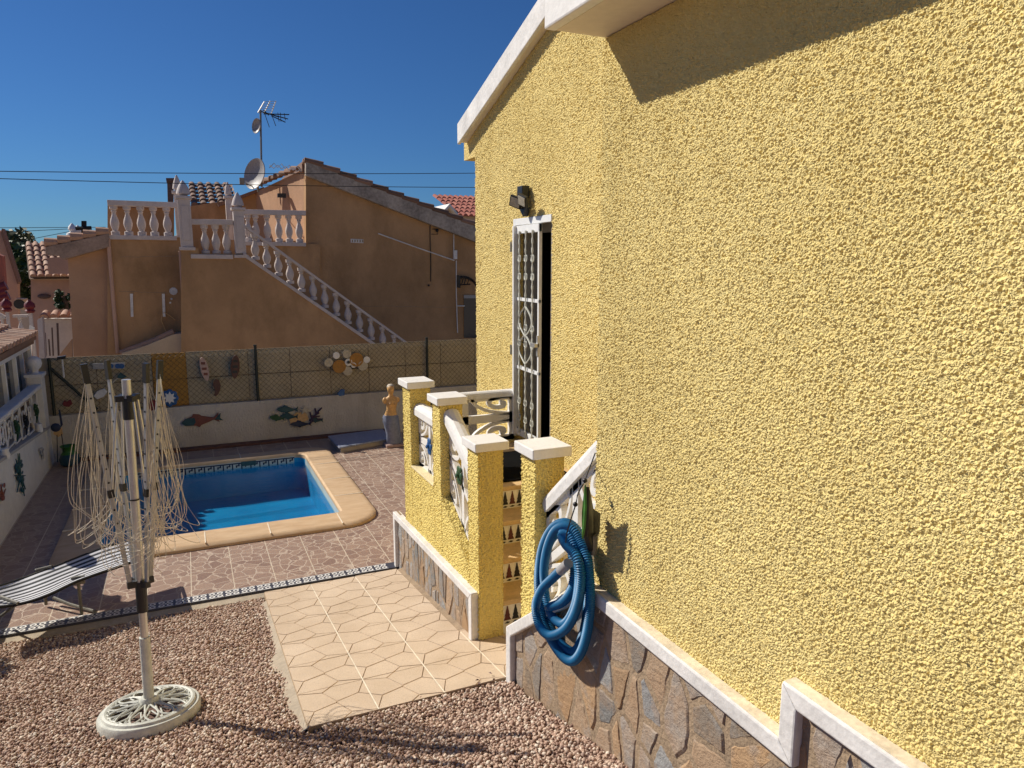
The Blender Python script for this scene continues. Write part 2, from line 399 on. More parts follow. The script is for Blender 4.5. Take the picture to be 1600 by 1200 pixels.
# terrace: ring from pool outline to the rectangle
T = MB(); tx0, tx1, ty0, ty1 = -1.9, 6.2, 6.13, 11.5
def proj_rect(x, y):
    cx, cy = .235, 8.9; dx, dy = x - cx, y - cy; k = 1e9
    if dx > 0: k = min(k, (tx1 - cx) / dx)
    if dx < 0: k = min(k, (tx0 - cx) / dx)
    if dy > 0: k = min(k, (ty1 - cy) / dy)
    if dy < 0: k = min(k, (ty0 - cy) / dy)
    return (cx + dx * k, cy + dy * k, ZT)
n = len(oo)
ins = [(x * .96 + .235 * .04, y * .96 + 8.9 * .04, ZT) for x, y, _ in oo]
cor = [(tx0, ty0), (tx1, ty0), (tx1, ty1), (tx0, ty1)]
for i in range(n):
    j = (i + 1) % n; a, b = proj_rect(*oo[i][:2]), proj_rect(*oo[j][:2]); poly = [ins[i], a]
    if abs(a[0] - b[0]) > 1e-6 and abs(a[1] - b[1]) > 1e-6:
        c_ = [c for c in cor if (abs(c[0]-a[0]) < 1e-6 or abs(c[1]-a[1]) < 1e-6) and (abs(c[0]-b[0]) < 1e-6 or abs(c[1]-b[1]) < 1e-6)]
        if c_: poly.append((*c_[0], ZT))
    poly += [b, ins[j]]; T.add(poly, [tuple(range(len(poly)))])
struct(T, 'terrace', M['crazy'])
# kerb nosing + patterned strip
K = MB(); K.box(-1.9, 1.6, 5.93, 6.128, -.6, ZT - .012); struct(K, 'kerb', M['concrete'], bevel=.008)
bs = thing('border_tiles', 'long black and white patterned tile strip edging the pool terrace', 'tile strip', (0, 6.09, ZT))
K = MB(); K.box(-1.88, 1.605, 6.035, 6.155, ZT - .02, ZT + .006); K.build('tile_base', plain('border_grey', (.06, .06, .075), .4), bs)
K = MB(); per = .125; nU = int(3.47 / per)
for i in range(nU):
    x = -1.87 + i * per + per / 2; z = ZT + .0075
    for s_ in (-1, 1):
        ring = lambda rx, ry, cx=0, cy=0, n_=14: [(x + cx + rx * math.cos(2*math.pi*q/n_), 6.095 + cy + ry * math.sin(2*math.pi*q/n_), z) for q in range(n_)]
        for (cx, cy, r1, r2) in ((s_ * .030, .026, .024, .012), (s_ * .030, -.026, .024, .012)):
            A, B = ring(r1, r1 * .9, cx, cy), ring(r2, r2 * .9, cx, cy)
            for q in range(14): K.add([A[q], A[(q+1)%14], B[(q+1)%14], B[q]], [(0, 1, 2, 3)])
    K.add([(x-.011, 6.095, z), (x, 6.084, z), (x+.011, 6.095, z), (x, 6.106, z)], [(0, 1, 2, 3)])
    for yy in (6.040, 6.144): K.add([(x-.058, yy, z), (x+.058, yy, z), (x+.058, yy+.006, z), (x-.058, yy+.006, z)], [(0, 1, 2, 3)])
K.build('white_pattern', M['white'], bs)

# ------------------------------------------------------------------ voronoi cells (stone cladding, path slabs)
def clip(poly, a, b, c):               # keep a*x+b*y<=c
    out = []
    for i in range(len(poly)):
        p, q = poly[i], poly[(i + 1) % len(poly)]; dp = a*p[0]+b*p[1]-c; dq = a*q[0]+b*q[1]-c
        if dp <= 0: out.append(p)
        if dp * dq < 0: t = dp / (dp - dq); out.append((p[0]+(q[0]-p[0])*t, p[1]+(q[1]-p[1])*t))
    return out
def vcells(seeds, region, gap, sx=1.0, sy=1.0, inset_edge=0):
    res = []; S_ = np.array(seeds)
    for i, (px, py) in enumerate(seeds):
        d = ((S_[:, 0]-px)*sx)**2 + ((S_[:, 1]-py)*sy)**2; idx = np.argsort(d)[1:22]; poly = list(region)
        for j in idx:
            qx, qy = seeds[j]; ax, ay = (qx-px)*sx*sx, (qy-py)*sy*sy; L = math.hypot(ax, ay)
            if L < 1e-9: continue
            c = ax*(px+qx)/2 + ay*(py+qy)/2 - gap/2*L
            poly = clip(poly, ax, ay, c)
            if len(poly) < 3: break
        if len(poly) >= 3:
            ar = abs(sum(poly[k][0]*poly[(k+1)%len(poly)][1]-poly[(k+1)%len(poly)][0]*poly[k][1] for k in range(len(poly))))/2
            if ar > 2e-5: res.append(poly)
    return res
# path: square slabs, each with an embossed pentagon pattern
PZ0 = lambda y: -.126 * (y - 3.55) + .022
K = MB(); G2 = MB(); L_ = .375
K_x = [.43 + L_ * i for i in range(4)]; K_y = [3.545 + .402 * i for i in range(6)]
xx = .155
for ci, x0 in enumerate(K_x):
    for ri, y0 in enumerate(K_y):
        if ci == 3 and ri > 1: continue
        w = L_ if ci < 3 else .25
        hx, hy = L_, .402; seeds = []
        for a in range(-1, 2):
            for b in range(-1, 2):
                for (u, v) in ((xx, xx+.5), (1-xx, .5-xx), (.5-xx, xx), (.5+xx, 1-xx)):
                    seeds.append((x0 + (u + a) * hx, y0 + (v + b) * hy))
        cellz = random.uniform(-.0012, .0012); gx, gy = .0035, .0012
        reg = [(x0+gx, y0+gy), (x0+w-gx, y0+gy), (x0+w-gx, y0+hy-gy), (x0+gx, y0+hy-gy)]
        for poly in vcells(seeds, reg, .0032):
            c = (sum(p[0] for p in poly)/len(poly), sum(p[1] for p in poly)/len(poly)); m_ = len(poly)
            lo = [(p[0], p[1], PZ0(p[1]) - .008) for p in poly]; dz = random.uniform(-.001, .001) + cellz
            hi = [(p[0]+(c[0]-p[0])*.025, p[1]+(c[1]-p[1])*.025, PZ0(p[1]) + dz) for p in poly]
            K.add(lo + hi, [tuple(range(m_, 2*m_))] + [(q, (q+1) % m_, m_+(q+1) % m_, m_+q) for q in range(m_)])
po = struct(K, 'path', M['path'])
K = MB(); ye = K_y[-1] + .402
for (xa, xb, ya, yb, dd) in ((.43, 1.555, 3.545, ye - .012, .006), (1.555, 1.80, 3.545, 4.35, .006)):
    K.add([(xa, ya, PZ0(ya)-dd), (xb, ya, PZ0(ya)-dd), (xb, yb, PZ0(yb)-dd), (xa, yb, PZ0(yb)-dd), (xa, ya, PZ0(ya)-.25), (xb, ya, PZ0(ya)-.25), (xb, yb, PZ0(yb)-.25), (xa, yb, PZ0(yb)-.25)],
          [(0, 1, 2, 3), (4, 5, 1, 0), (7, 6, 5, 4)[:3] + (4,) if 0 else (3, 7, 4, 0), (1, 5, 6, 2), (2, 6, 7, 3)])
struct(K, 'path_bed', M['groove'])
K = MB()
for x0 in K_x[1:]:
    yb = ye if x0 < 1.5 else 4.33
    a = 3.55
    K.add([(x0-.004, a, PZ0(a)-.001), (x0+.004, a, PZ0(a)-.001), (x0+.004, yb-.01, PZ0(yb)-.001), (x0-.004, yb-.01, PZ0(yb)-.001)], [(0, 1, 2, 3)])
struct(K, 'path_joint', M['grout'])
K = MB()          # rough cement haunch along the path's left edge
pts = [];
for i in range(22):
    y = 3.56 + i * .105; pts.append((y, .03 + .035 * random.random() + (.03 if i in (3, 4, 5, 9, 10) else 0)))
for i in range(len(pts) - 1):
    (a, wa), (b, wb) = pts[i], pts[i + 1]
    K.add([(.432, a, PZ0(a)-.012), (.432-wa, a, PZ0(a)-.045), (.432-wb, b, PZ0(b)-.045), (.432, b, PZ0(b)-.012), (.432-wa-.01, a, PZ0(a)-.12), (.432-wb-.01, b, PZ0(b)-.12)], [(0, 3, 2, 1), (1, 2, 5, 4)])
struct(K, 'path_edge', M['concrete'], smooth=True)
K = MB(); K.add([(1.555, 4.15, PZ0(4.15)-.012), (1.62, 4.15, PZ0(4.15)+.01), (1.62, 5.95, PZ0(5.95)+.01), (1.50, 5.95, PZ0(5.95)-.02)], [(0, 1, 2, 3)]); struct(K, 'dirt_verge', M['mortar'])

# gravel stones
def gravel():
    phi = (1 + 5 ** .5) / 2
    V = np.array([(-1, phi, 0), (1, phi, 0), (-1, -phi, 0), (1, -phi, 0), (0, -1, phi), (0, 1, phi), (0, -1, -phi), (0, 1, -phi), (phi, 0, -1), (phi, 0, 1), (-phi, 0, -1), (-phi, 0, 1)]) / 1.9
    Fc = np.array([(0,11,5),(0,5,1),(0,1,7),(0,7,10),(0,10,11),(1,5,9),(5,11,4),(11,10,2),(10,7,6),(7,1,8),(3,9,4),(3,4,2),(3,2,6),(3,6,8),(3,8,9),(4,9,5),(2,4,11),(6,2,10),(8,6,7),(9,8,1)])
    P = []
    for (sp, dz) in ((.0160, .0), (.024, .009)):
        gx, gy = np.meshgrid(np.arange(-2.3, 1.62, sp), np.arange(1.7, 5.94, sp)); p = np.stack([gx.ravel(), gy.ravel()], 1)
        p += rng.uniform(-.6, .6, p.shape) * sp; P.append(np.c_[p, np.full(len(p), dz)])
    P = np.concatenate(P); x, y = P[:, 0], P[:, 1]
    keep = ~((x > .42) & (x < 1.56) & (y > 3.545) & (y < 5.95)) & ~((x > 1.5) & (y > 3.53) & (y < 4.3)) & (x < 1.575)
    ang = np.degrees(np.arctan2(x, y)); keep &= (ang > -33) ; keep &= ~((x < -.9) & (y < 2.6))
    keep &= (y > 1.9 + np.maximum(0, 1.0 - x) * .35) | (x > .9)
    keep &= ((x + .335)**2 + (y - 4.19)**2 > .215**2)  # stones left out inside the dryer base so dark soil stands for shade
    P = P[keep]
    ex = np.c_[rng.uniform(.45, 1.55, 150), 3.56 + rng.exponential(.10, 150), np.full(150, .018)]; ex2 = np.c_[.44 + rng.exponential(.04, 60), rng.uniform(3.56, 5.9, 60), np.full(60, .018)]
    P = np.concatenate([P, ex[ex[:, 1] < 4.3], ex2]); N = len(P); x, y = P[:, 0], P[:, 1]
    zz = np.where(y > 3.5, -.130 * (y - 3.5), .265 * (3.5 - y)) - .012 + P[:, 2] + np.where(x > .5, .030, .012) * np.exp(-((y - 3.47) / .13) ** 2) + .006*np.sin(x*3.1+y*2.3)+.006*np.sin(x*6.2-y*4.7)
    q = rng.normal(size=(N, 4)); q /= np.linalg.norm(q, axis=1)[:, None]; w, a, b, c = q.T
    Rm = np.stack([1-2*(b*b+c*c), 2*(a*b-c*w), 2*(a*c+b*w), 2*(a*b+c*w), 1-2*(a*a+c*c), 2*(b*c-a*w), 2*(a*c-b*w), 2*(b*c+a*w), 1-2*(a*a+b*b)], 1).reshape(N, 3, 3)
    sz = rng.uniform(.0055, .0122, N) * np.where(rng.random(N) < .08, 1.3, 1); sc = np.stack([sz * rng.uniform(.9, 1.5, N), sz, sz * rng.uniform(.55, .9, N)], 1)
    vv = V[None] * rng.uniform(.78, 1.2, (N, 12, 1)) * sc[:, None, :]
    vv = np.einsum('nij,nkj->nki', Rm, vv); vv[:, :, 2] *= .8
    vv += np.stack([x, y, zz], 1)[:, None, :]
    ff = (Fc[None] + (np.arange(N) * 12)[:, None, None]).reshape(-1, 3); vv = vv.reshape(-1, 3)
    me = bpy.data.meshes.new('gravel'); me.vertices.add(len(vv)); me.vertices.foreach_set('co', vv.ravel())
    me.loops.add(len(ff) * 3); me.loops.foreach_set('vertex_index', ff.ravel()); me.polygons.add(len(ff))
    me.polygons.foreach_set('loop_start', np.arange(len(ff)) * 3); me.polygons.foreach_set('loop_total', np.full(len(ff), 3)); me.update(calc_edges=True)
    me.materials.append(M['gravel']); o = bpy.data.objects.new('gravel', me); COL.objects.link(o)
    tag(o, 'reddish brown crushed gravel covering the sloping yard', 'gravel', kind='stuff'); print('stones', N)
gravel()

# ------------------------------------------------------------------ swimming pool
pl = thing('swimming_pool', 'small blue mosaic swimming pool with rounded sandstone coping', 'swimming pool', (.23, 8.9, ZT))
K = MB(); zb = -.25; n = len(oo)
def off_outline(base_in, base_out, t): return [(a[0]*(1-t)+b[0]*t, a[1]*(1-t)+b[1]*t) for a, b in zip(base_in, base_out)]
rings = [(0.0, zb - .06), (0.0, zb - .012), (.05, zb + .004), (.14, zb), (.85, zb - .004), (.95, zb - .014), (1.0, zb - .03), (1.0, ZT - .1)]
vs = []
for t_, z_ in rings: vs += [(x, y, z_) for x, y in off_outline(oi, oo, t_)]
fs = []
for r_ in range(len(rings) - 1):
    for i in range(n): fs.append((r_*n+i, r_*n+(i+1)%n, (r_+1)*n+(i+1)%n, (r_+1)*n+i)[::-1])
K.add(vs, fs); K.build('coping', M['coping'], pl, smooth=True)
K = MB()
for x in (-.62, .30 - .28, .62, 1.33):      # joints of the near coping
    K.box(x - .005, x + .005, 7.225, 7.57, zb - .01, zb + .0022)
for y in (8.15, 8.85, 9.6): K.box(1.40, 1.745, y - .005, y + .005, zb - .01, zb + .002); K.box(-1.28, -.95, y - .005, y + .005, zb - .01, zb + .002)
for x in (-.3, .55): K.box(x - .005, x + .005, 10.33, 10.6, zb - .01, zb + .002)
split_build(K, 'coping_joint', M['grout'], pl)
K = MB(); zf = -.77; wi = [(x*1.002, y) for x, y, _ in oi]
vs = [(x, y, zb - .055) for x, y in wi] + [(x, y, zf) for x, y in wi]
K.add(vs, [(i, (i+1)%n, n+(i+1)%n, n+i) for i in range(n)] + [tuple(range(n, 2*n))]); K.build('basin', M['pool'], pl)
K = MB(); K.add([(PXI[0]+.02, PYI[1]-.006, zb-.04), (PXI[1]-.13, PYI[1]-.006, zb-.04), (PXI[1]-.13, PYI[1]-.006, zb-.145), (PXI[0]+.02, PYI[1]-.006, zb-.145)], [(0, 1, 2, 3)])
K.add([(PXI[1]-.004, PYI[0]+.05, zb-.04), (PXI[1]-.004, PYI[1]-.16, zb-.04), (PXI[1]-.004, PYI[1]-.16, zb-.145), (PXI[1]-.004, PYI[0]+.05, zb-.145)], [(0, 1, 2, 3)])
split_build(K, 'waterline_band', plain('pale_band', (.5, .54, .50), .3), pl)
K = MB(); u = .118; y = PYI[1] - .012; zz = zb - .052
for i in range(18):
    x = PXI[0] + .05 + i * u; h = .088; b = .017
    if x + u > PXI[1] - .12: break
    for (xa, xb, za, zb_) in ((0, u, 0, b), (0, b, b, h), (u*.42, u-.018, h*.36, h*.36+b), (u*.42, u*.42+b, h*.36+b, h*.75), (u-.018-b, u-.018, b, h*.36)):
        K.add([(x+xa, y, zz-za), (x+xb, y, zz-za), (x+xb, y, zz-zb_), (x+xa, y, zz-zb_)], [(0, 1, 2, 3)])
K.build('greek_key_border', M['navy'], pl)
K = MB(); K.box(.55, .74, PYI[1]-.03, PYI[1]-.013, zb-.10, zb-.04); K.build('skimmer', M['teal'], pl)
K = MB(); K.add([(x, y, -.375) for x, y in wi], [tuple(range(n))]); struct(K, 'water', M['water'])

# ------------------------------------------------------------------ ornamental lattice block
def strip2(K, pts, w, fmap, t0, t1, closed=False):
    """flat bar of width w along 2-D points, mapped by fmap(u,v,t)"""
    P = [Vector((a, b)) for a, b in pts]; m_ = len(P); L = []; Rr = []
    for i in range(m_):
        a = P[(i-1) % m_] if closed else P[max(i-1, 0)]; b = P[(i+1) % m_] if closed else P[min(i+1, m_-1)]
        d = (b - a).normalized(); nn = Vector((-d.y, d.x)) * w / 2; L.append(P[i] + nn); Rr.append(P[i] - nn)
    vs = []
    for q in range(m_): vs += [fmap(L[q].x, L[q].y, t0), fmap(Rr[q].x, Rr[q].y, t0), fmap(Rr[q].x, Rr[q].y, t1), fmap(L[q].x, L[q].y, t1)]
    fs = []
    rg = m_ if closed else m_ - 1
    for q in range(rg):
        r_ = (q + 1) % m_
        for k in range(4): fs.append((q*4+k, q*4+(k+1)%4, r_*4+(k+1)%4, r_*4+k))
    if not closed: fs += [(3, 2, 1, 0), tuple((m_-1)*4+k for k in range(4))]
    K.add(vs, fs)
def arc(cx, cy, rx, ry, a0, a1, n=10): return [(cx + rx*math.cos(R(a0+(a1-a0)*i/n)), cy + ry*math.sin(R(a0+(a1-a0)*i/n))) for i in range(n+1)]
def motif(K, W, H, fmap, t0, t1, bar=.03):
    """scroll block W x H: frame, cross and four curled scrolls"""
    s2 = lambda p, w, c=False: strip2(K, p, w, fmap, t0, t1, c)
    e = bar / 2
    s2([(e, 0), (e, H)], bar); s2([(W-e, 0), (W-e, H)], bar); s2([(0, e), (W, e)], bar); s2([(0, H-e), (W, H-e)], bar)
    s2([(W/2, 0), (W/2, H)], bar*1.5); s2([(0, H/2), (W, H/2)], bar*1.5)
    for sx in (-1, 1):
        for sy in (-1, 1):
            X = lambda u: W/2 + sx*u*W/2
            Y = lambda v: H/2 + sy*v*H/2
            c1 = [(X(1-.86*math.cos(R(q))), Y(1-.84*math.sin(R(q)))) for q in range(0, 91, 9)]
            s2(c1, bar*.62)
            c2 = [(X(.97), Y(.93)), (X(.74), Y(.93)), (X(.54), Y(.82)), (X(.50), Y(.62)), (X(.62), Y(.47)), (X(.78), Y(.50)), (X(.80), Y(.64)), (X(.72), Y(.68))]
            s2([tuple(q[:2]) for q in crom([(*a, 0) for a in c2], 4)], bar*.8)

# ------------------------------------------------------------------ yellow house
hs = thing('yellow_house', 'yellow rough rendered house with white eaves and slate plinth on the right', 'house', (XW, 2.6, .9))
# near wall: dense displaced sheet + plain body behind
def grid_wall(y0, y1, z0, z1, step, x, mask=None):
    ny, nz = int((y1-y0)/step), int((z1-z0)/step)
    yy, zz = np.meshgrid(np.linspace(y0, y1, ny), np.linspace(z0, z1, nz)); V = np.stack([np.full(yy.size, x), yy.ravel(), zz.ravel()], 1)
    i = np.arange(ny*nz).reshape(nz, ny); Fq = np.stack([i[:-1, :-1], i[1:, :-1], i[1:, 1:], i[:-1, 1:]], -1).reshape(-1, 4)
    return V, Fq
V, Fq = grid_wall(.78, 2.66, .86, 3.285, .0038, XW)
o0 = ORG[hs]; V = V - np.array(o0)
me = bpy.data.meshes.new('side_wall'); me.vertices.add(len(V)); me.vertices.foreach_set('co', V.ravel()); me.loops.add(Fq.size); me.loops.foreach_set('vertex_index', Fq.ravel())
me.polygons.add(len(Fq)); me.polygons.foreach_set('loop_start', np.arange(len(Fq))*4); me.polygons.foreach_set('loop_total', np.full(len(Fq), 4)); me.update(calc_edges=True)
me.polygons.foreach_set('use_smooth', [True]*len(Fq)); me.materials.append(M['y_near'])
o = bpy.data.objects.new('side_wall', me); COL.objects.link(o); o.parent = hs; ORG[o] = o0
K = MB(); K.box(XW + .012, 7.9, -1.5, 2.654, -.3, 3.285); K.box(XW + .001, XW + .3, -1.5, .785, -.2, 3.285)
K.build('wall_core', M['y_far'], hs)
# door wall (recessed) with opening Y 5.42..6.18
DY0, DY1, DZ0, DZ1 = 5.42, 6.18, .72, 2.795
# rake line: underside through (7.15,3.62) slope
rz = lambda y: 3.667 + (7.255 - y) * .333
K = MB(); th = .25
def wpoly(pts): K.prism([(X2+.014, a, b) for a, b in pts], (th, 0, 0))
wpoly([(DY1, -.4), (7.15, -.4), (7.15, rz(7.15)), (DY1, rz(DY1))])
wpoly([(DY0, DZ1), (DY1, DZ1), (DY1, rz(DY1)), (DY0, rz(DY0))])
wpoly([(DY0, -.4), (DY1, -.4), (DY1, DZ0), (DY0, DZ0)])
wpoly([(2.655, -.4), (DY0, -.4), (DY0, rz(DY0)), (2.655, rz(2.655))])
K.box(X2 + .1, 8, 6.95, 7.148, -.4, 3.6)
K.box(X2, X2 + .4, 7.151, 7.47, 3.47, 3.70)
K.build('door_wall', M['y_far'], hs)
V, Fq = grid_wall(2.655, 7.15, .3, 4.75, .0085, X2 - .004)
cy_ = V[Fq][:, :, 1].mean(1); cz_ = V[Fq][:, :, 2].mean(1)
kp = ~((cy_ > DY0) & (cy_ < DY1) & (cz_ > DZ0) & (cz_ < DZ1)) & (cz_ < 3.667 + (7.255 - cy_) * .333 + .01); Fq = Fq[kp]; V = V - np.array(o0)
me = bpy.data.meshes.new('door_wall_render'); me.vertices.add(len(V)); me.vertices.foreach_set('co', V.ravel()); me.loops.add(Fq.size); me.loops.foreach_set('vertex_index', Fq.ravel())
me.polygons.add(len(Fq)); me.polygons.foreach_set('loop_start', np.arange(len(Fq))*4); me.polygons.foreach_set('loop_total', np.full(len(Fq), 4)); me.update(calc_edges=True)
me.polygons.foreach_set('use_smooth', [True]*len(Fq)); me.materials.append(M['y_mid'])
o = bpy.data.objects.new('render_coat', me); COL.objects.link(o); o.parent = hs; ORG[o] = o0
# rake fascia + soffit
def slab(K, x0, x1, ya, yb, lo, hi):
    K.prism([(x0, ya, rz(ya)+lo), (x0, yb, rz(yb)+lo), (x0, yb, rz(yb)+hi), (x0, ya, rz(ya)+hi)], (x1-x0, 0, 0))
K = MB(); slab(K, 2.70, 2.735, 3.0, 7.40, 0.0, .205); K.build('rake_fascia', M['white_old'], hs, bevel=.006)
K = MB(); slab(K, 2.736, 2.799, 3.0, 7.38, .012, .06); slab(K, 2.736, 8.0, 3.0, 7.42, .09, .2); K.build('rake_soffit', M['soffit'], hs)
# eave of near block
EX = 1.33
K = MB(); K.box(EX, EX + .05, -1.5, 2.66, 3.285, 3.50); K.build('eave_fascia', M['white'], hs, bevel=.008)
K = MB(); K.box(EX + .051, XW + .3, -1.5, 2.655, 3.288, 3.35); K.build('eave_soffit', M['soffit'], hs)
# roof tiles (barrel rows)
def tile_roof(K, o, u, v, nu, nv, nrm, r=.07, pitch_w=.2, rowlen=.35, seg=6, lap=.03):
    """o corner at eave, u along eave, v up slope, each barrel row a chain of half round tiles"""
    o, u, v, nrm = Vector(o), Vector(u).normalized(), Vector(v).normalized(), Vector(nrm).normalized()
    for i in range(nu):
        for j in range(nv):
            a = o + u*(i+.5)*pitch_w + v*(j*rowlen) + nrm*(random.uniform(-.004, .004)); vs = []
            for e_, (t, hh, rr) in enumerate(((-.03, lap, r*1.08), (rowlen, 0, r*.92))):
                for q in range(seg+1):
                    an = math.pi*q/seg; vs.append(a + v*t + u*(math.cos(an)*rr) + nrm*(math.sin(an)*rr + hh))
            fs = [(q, q+1, seg+2+q, seg+1+q) for q in range(seg)]; fs.append(tuple(range(seg, -1, -1))); K.add(vs, fs)
            a2 = o + u*(i+1)*pitch_w + v*(j*rowlen); vs = []
            for e_, (t, hh) in enumerate(((-.02, lap*.7), (rowlen, 0))):
                for q in range(4):
                    an = math.pi + math.pi*q/3; vs.append(a2 + v*t + u*(math.cos(an)*r*.8) + nrm*(math.sin(an)*r*.45 + hh + .03))
            K.add(vs, [(q, q+1, 4+q+1, 4+q) for q in range(3)])
K = MB(); tile_roof(K, (2.705, 7.45, rz(7.45)+.15), (1, 0, 0), (0, -1, .333), 16, 10, (0, .3, .95), .055); 
K.build('roof_tiles', M['tile_dark'], hs, smooth=True)
K = MB(); tile_roof(K, (EX-.03, 2.6, 3.50), (0, -1, 0), (1, 0, .3), 19, 7, (-.3, 0, .95)); K.build('roof_tiles', M['tile_red'], hs, smooth=True)
K = MB(); K.prism([(EX+.02, -1.5, 3.505), (XW+2.2, -1.5, 4.12), (XW+2.2, -1.5, 4.04), (EX+.02, -1.5, 3.44)], (0, 4.13, 0)); K.build('roof_deck', M['soffit'], hs)

# plinth trim & stone cladding of the house side
def band(K, line, w, x0, x1, down=True):
    """line of (y,z); band of width w on the inner side, extruded x0..x1 (mitred)"""
    P = [Vector(p) for p in line]; m_ = len(P); inn = []
    for i in range(m_):
        ds = []
        if i > 0: ds.append((P[i]-P[i-1]).normalized())
        if i < m_-1: ds.append((P[i+1]-P[i]).normalized())
        ns = [Vector((d.y, -d.x)) for d in ds]; nn = sum(ns, Vector((0, 0))).normalized(); k = 1/max(.35, nn.dot(ns[0])); inn.append(P[i] + nn*w*k*(1 if down else -1))
    for i in range(m_-1):
        q = [P[i], P[i+1], inn[i+1], inn[i]]; K.prism([(x0, a.x, a.y) for a in q], (x1-x0, 0, 0))
    return inn
K = MB(); inr = band(K, [(-1.2, 1.168), (1.482, 1.168), (1.482, .978), (2.672, .978), (3.535, .345), (3.535, -.06)], .062, 1.548, 1.66, True)
K.build('plinth_trim', M['white_old'], hs, bevel=.007)
K = MB()
for (a, b) in (((-1.2, 1.1705), (1.476, 1.1705)), ((1.486, .9805), (2.67, .9805))): K.box(1.556, 1.60, a[0], b[0], a[1]-.003, a[1])
K.build('trim_top', M['sill'], hs)
def cladding(region, n, gap, x0, sx=1.35, sy=.8, seed=1, jit=None):
    rg = random.Random(seed); ys = [p[0] for p in region]; zs = [p[1] for p in region]; S_ = []
    tries = 0
    while len(S_) < n and tries < 9000:
        tries += 1; p = (rg.uniform(min(ys)-.05, max(ys)+.05), rg.uniform(min(zs)-.05, max(zs)+.05))
        if all(((p[0]-q[0])*sx)**2 + ((p[1]-q[1])*sy)**2 > .0085*rg.uniform(.4, 1.8) for q in S_): S_.append(p)
    K = MB()
    for poly in vcells(S_, region, gap, sx, sy):
        c = (sum(p[0] for p in poly)/len(poly), sum(p[1] for p in poly)/len(poly)); d = rg.uniform(.0065, .012); m_ = len(poly)
        # roughen outline
        pp = []
        for q in range(m_):
            a, b = poly[q], poly[(q+1) % m_]; L = math.hypot(a[0]-b[0], a[1]-b[1]); k = max(1, int(L/.025)); 
            for s_ in range(k):
                t = s_/k; w = .004 if s_ else .002; pp.append((a[0]+(b[0]-a[0])*t+rg.uniform(-w, w), a[1]+(b[1]-a[1])*t+rg.uniform(-w, w)))
        m_ = len(pp); back = [(x0+.02, p[0], p[1]) for p in pp]
        f1 = [(x0-d*.6, c[0]+(p[0]-c[0])*.97, c[1]+(p[1]-c[1])*.97) for p in pp]; tilt = (rg.uniform(-.03, .03), rg.uniform(-.03, .03))
        f2 = [(x0-d-(p[0]-c[0])*tilt[0]-(p[1]-c[1])*tilt[1]+rg.uniform(-.0004, .0004), c[0]+(p[0]-c[0])*.88, c[1]+(p[1]-c[1])*.88) for p in pp]
        f3 = [(x0-d-(p[0]-c[0])*.5*tilt[0]-(p[1]-c[1])*.5*tilt[1]+rg.uniform(-.0006, .0004), c[0]+(p[0]-c[0])*.5, c[1]+(p[1]-c[1])*.5) for p in pp]; cc = [(x0-d, c[0], c[1])]
        fs = []
        for r_ in range(3):
            for q in range(m_): fs.append((r_*m_+q, (r_+1)*m_+q, (r_+1)*m_+(q+1)%m_, r_*m_+(q+1)%m_))
        for q in range(m_): fs.append((3*m_+q, 4*m_, 3*m_+(q+1)%m_))
        K.add(back+f1+f2+f3+cc, fs)
    return K
reg1 = [(1.43, -.1), (3.48, -.1), (3.48, .33), (2.64, .918), (1.43, .918)]
reg2 = [(.3, .3), (1.425, .3), (1.425, 1.108), (.3, 1.108)]
K = cladding(reg1, 74, .024, 1.587, seed=3); K2 = cladding(reg2, 40, .024, 1.587, seed=4); K.add(K2.v, K2.f); K.build('stone_plinth', M['slate'], hs)
K = MB(); K.box(1.5815, 1.62, -1.5, 1.45, -.3, 1.12); K.prism([(1.5815, 1.45, -.3), (1.5815, 3.50, -.3), (1.5815, 3.50, .33), (1.5815, 2.66, .93), (1.5815, 1.45, .93)], (.03, 0, 0)); K.build('plinth_mortar', M['mortar'], hs)

# door opening, gate
dr = MB(); dr.box(X2+.255, X2+1.4, DY0-.5, DY1+.6, DZ0-.05, DZ1+.1)
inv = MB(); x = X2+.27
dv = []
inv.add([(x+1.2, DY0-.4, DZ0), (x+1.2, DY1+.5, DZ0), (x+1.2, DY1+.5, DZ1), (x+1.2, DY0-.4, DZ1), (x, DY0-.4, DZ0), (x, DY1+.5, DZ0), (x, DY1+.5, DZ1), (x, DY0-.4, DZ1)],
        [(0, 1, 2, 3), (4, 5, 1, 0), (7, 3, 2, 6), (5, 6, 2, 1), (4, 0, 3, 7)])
inv.build('door_room', M['dark'], hs)  # room walls coloured near-black in place of the unlit depth
K = MB(); K.box(X2+.03, X2+.07, 5.422, 5.495, DZ0+.03, DZ1-.07); K.build('inner_door', plain('taupe_door', (.30, .25, .20), .6), hs)
K = MB(); K.box(X2+.09, X2+.262, 6.155, 6.179, DZ0+.02, DZ1-.02); K.box(X2+.22, X2+.262, 5.43, 6.15, DZ1-.12, DZ1-.02); split_build(K, 'door_jamb', M['grey'], hs)
K = MB(); f = .045
K.box(X2-.012, X2+.04, DY1-f, DY1, DZ0+.05, DZ1); K.box(X2-.012, X2+.04, DY0, DY1-f, DZ1-.06, DZ1)
K.build('door_frame', M['gate'], hs, bevel=.004)
K = MB(); gy0, gy1, gz0, gz1 = 5.585, 6.130, .80, 2.73; w = .032; gx = X2 - .012
def gp(y, z, dx=0): # gate hinged on far side, a few degrees ajar
    t = (gy1 - y); return (gx - .05*t + dx, y, z)
def gbar(a, b, r=.011, sq=True): K.tube([gp(*a), gp(*b)], r, 4 if sq else 6)
K.box(gx-.03, gx+.012, gy1-.028, gy1, gz0, gz1)
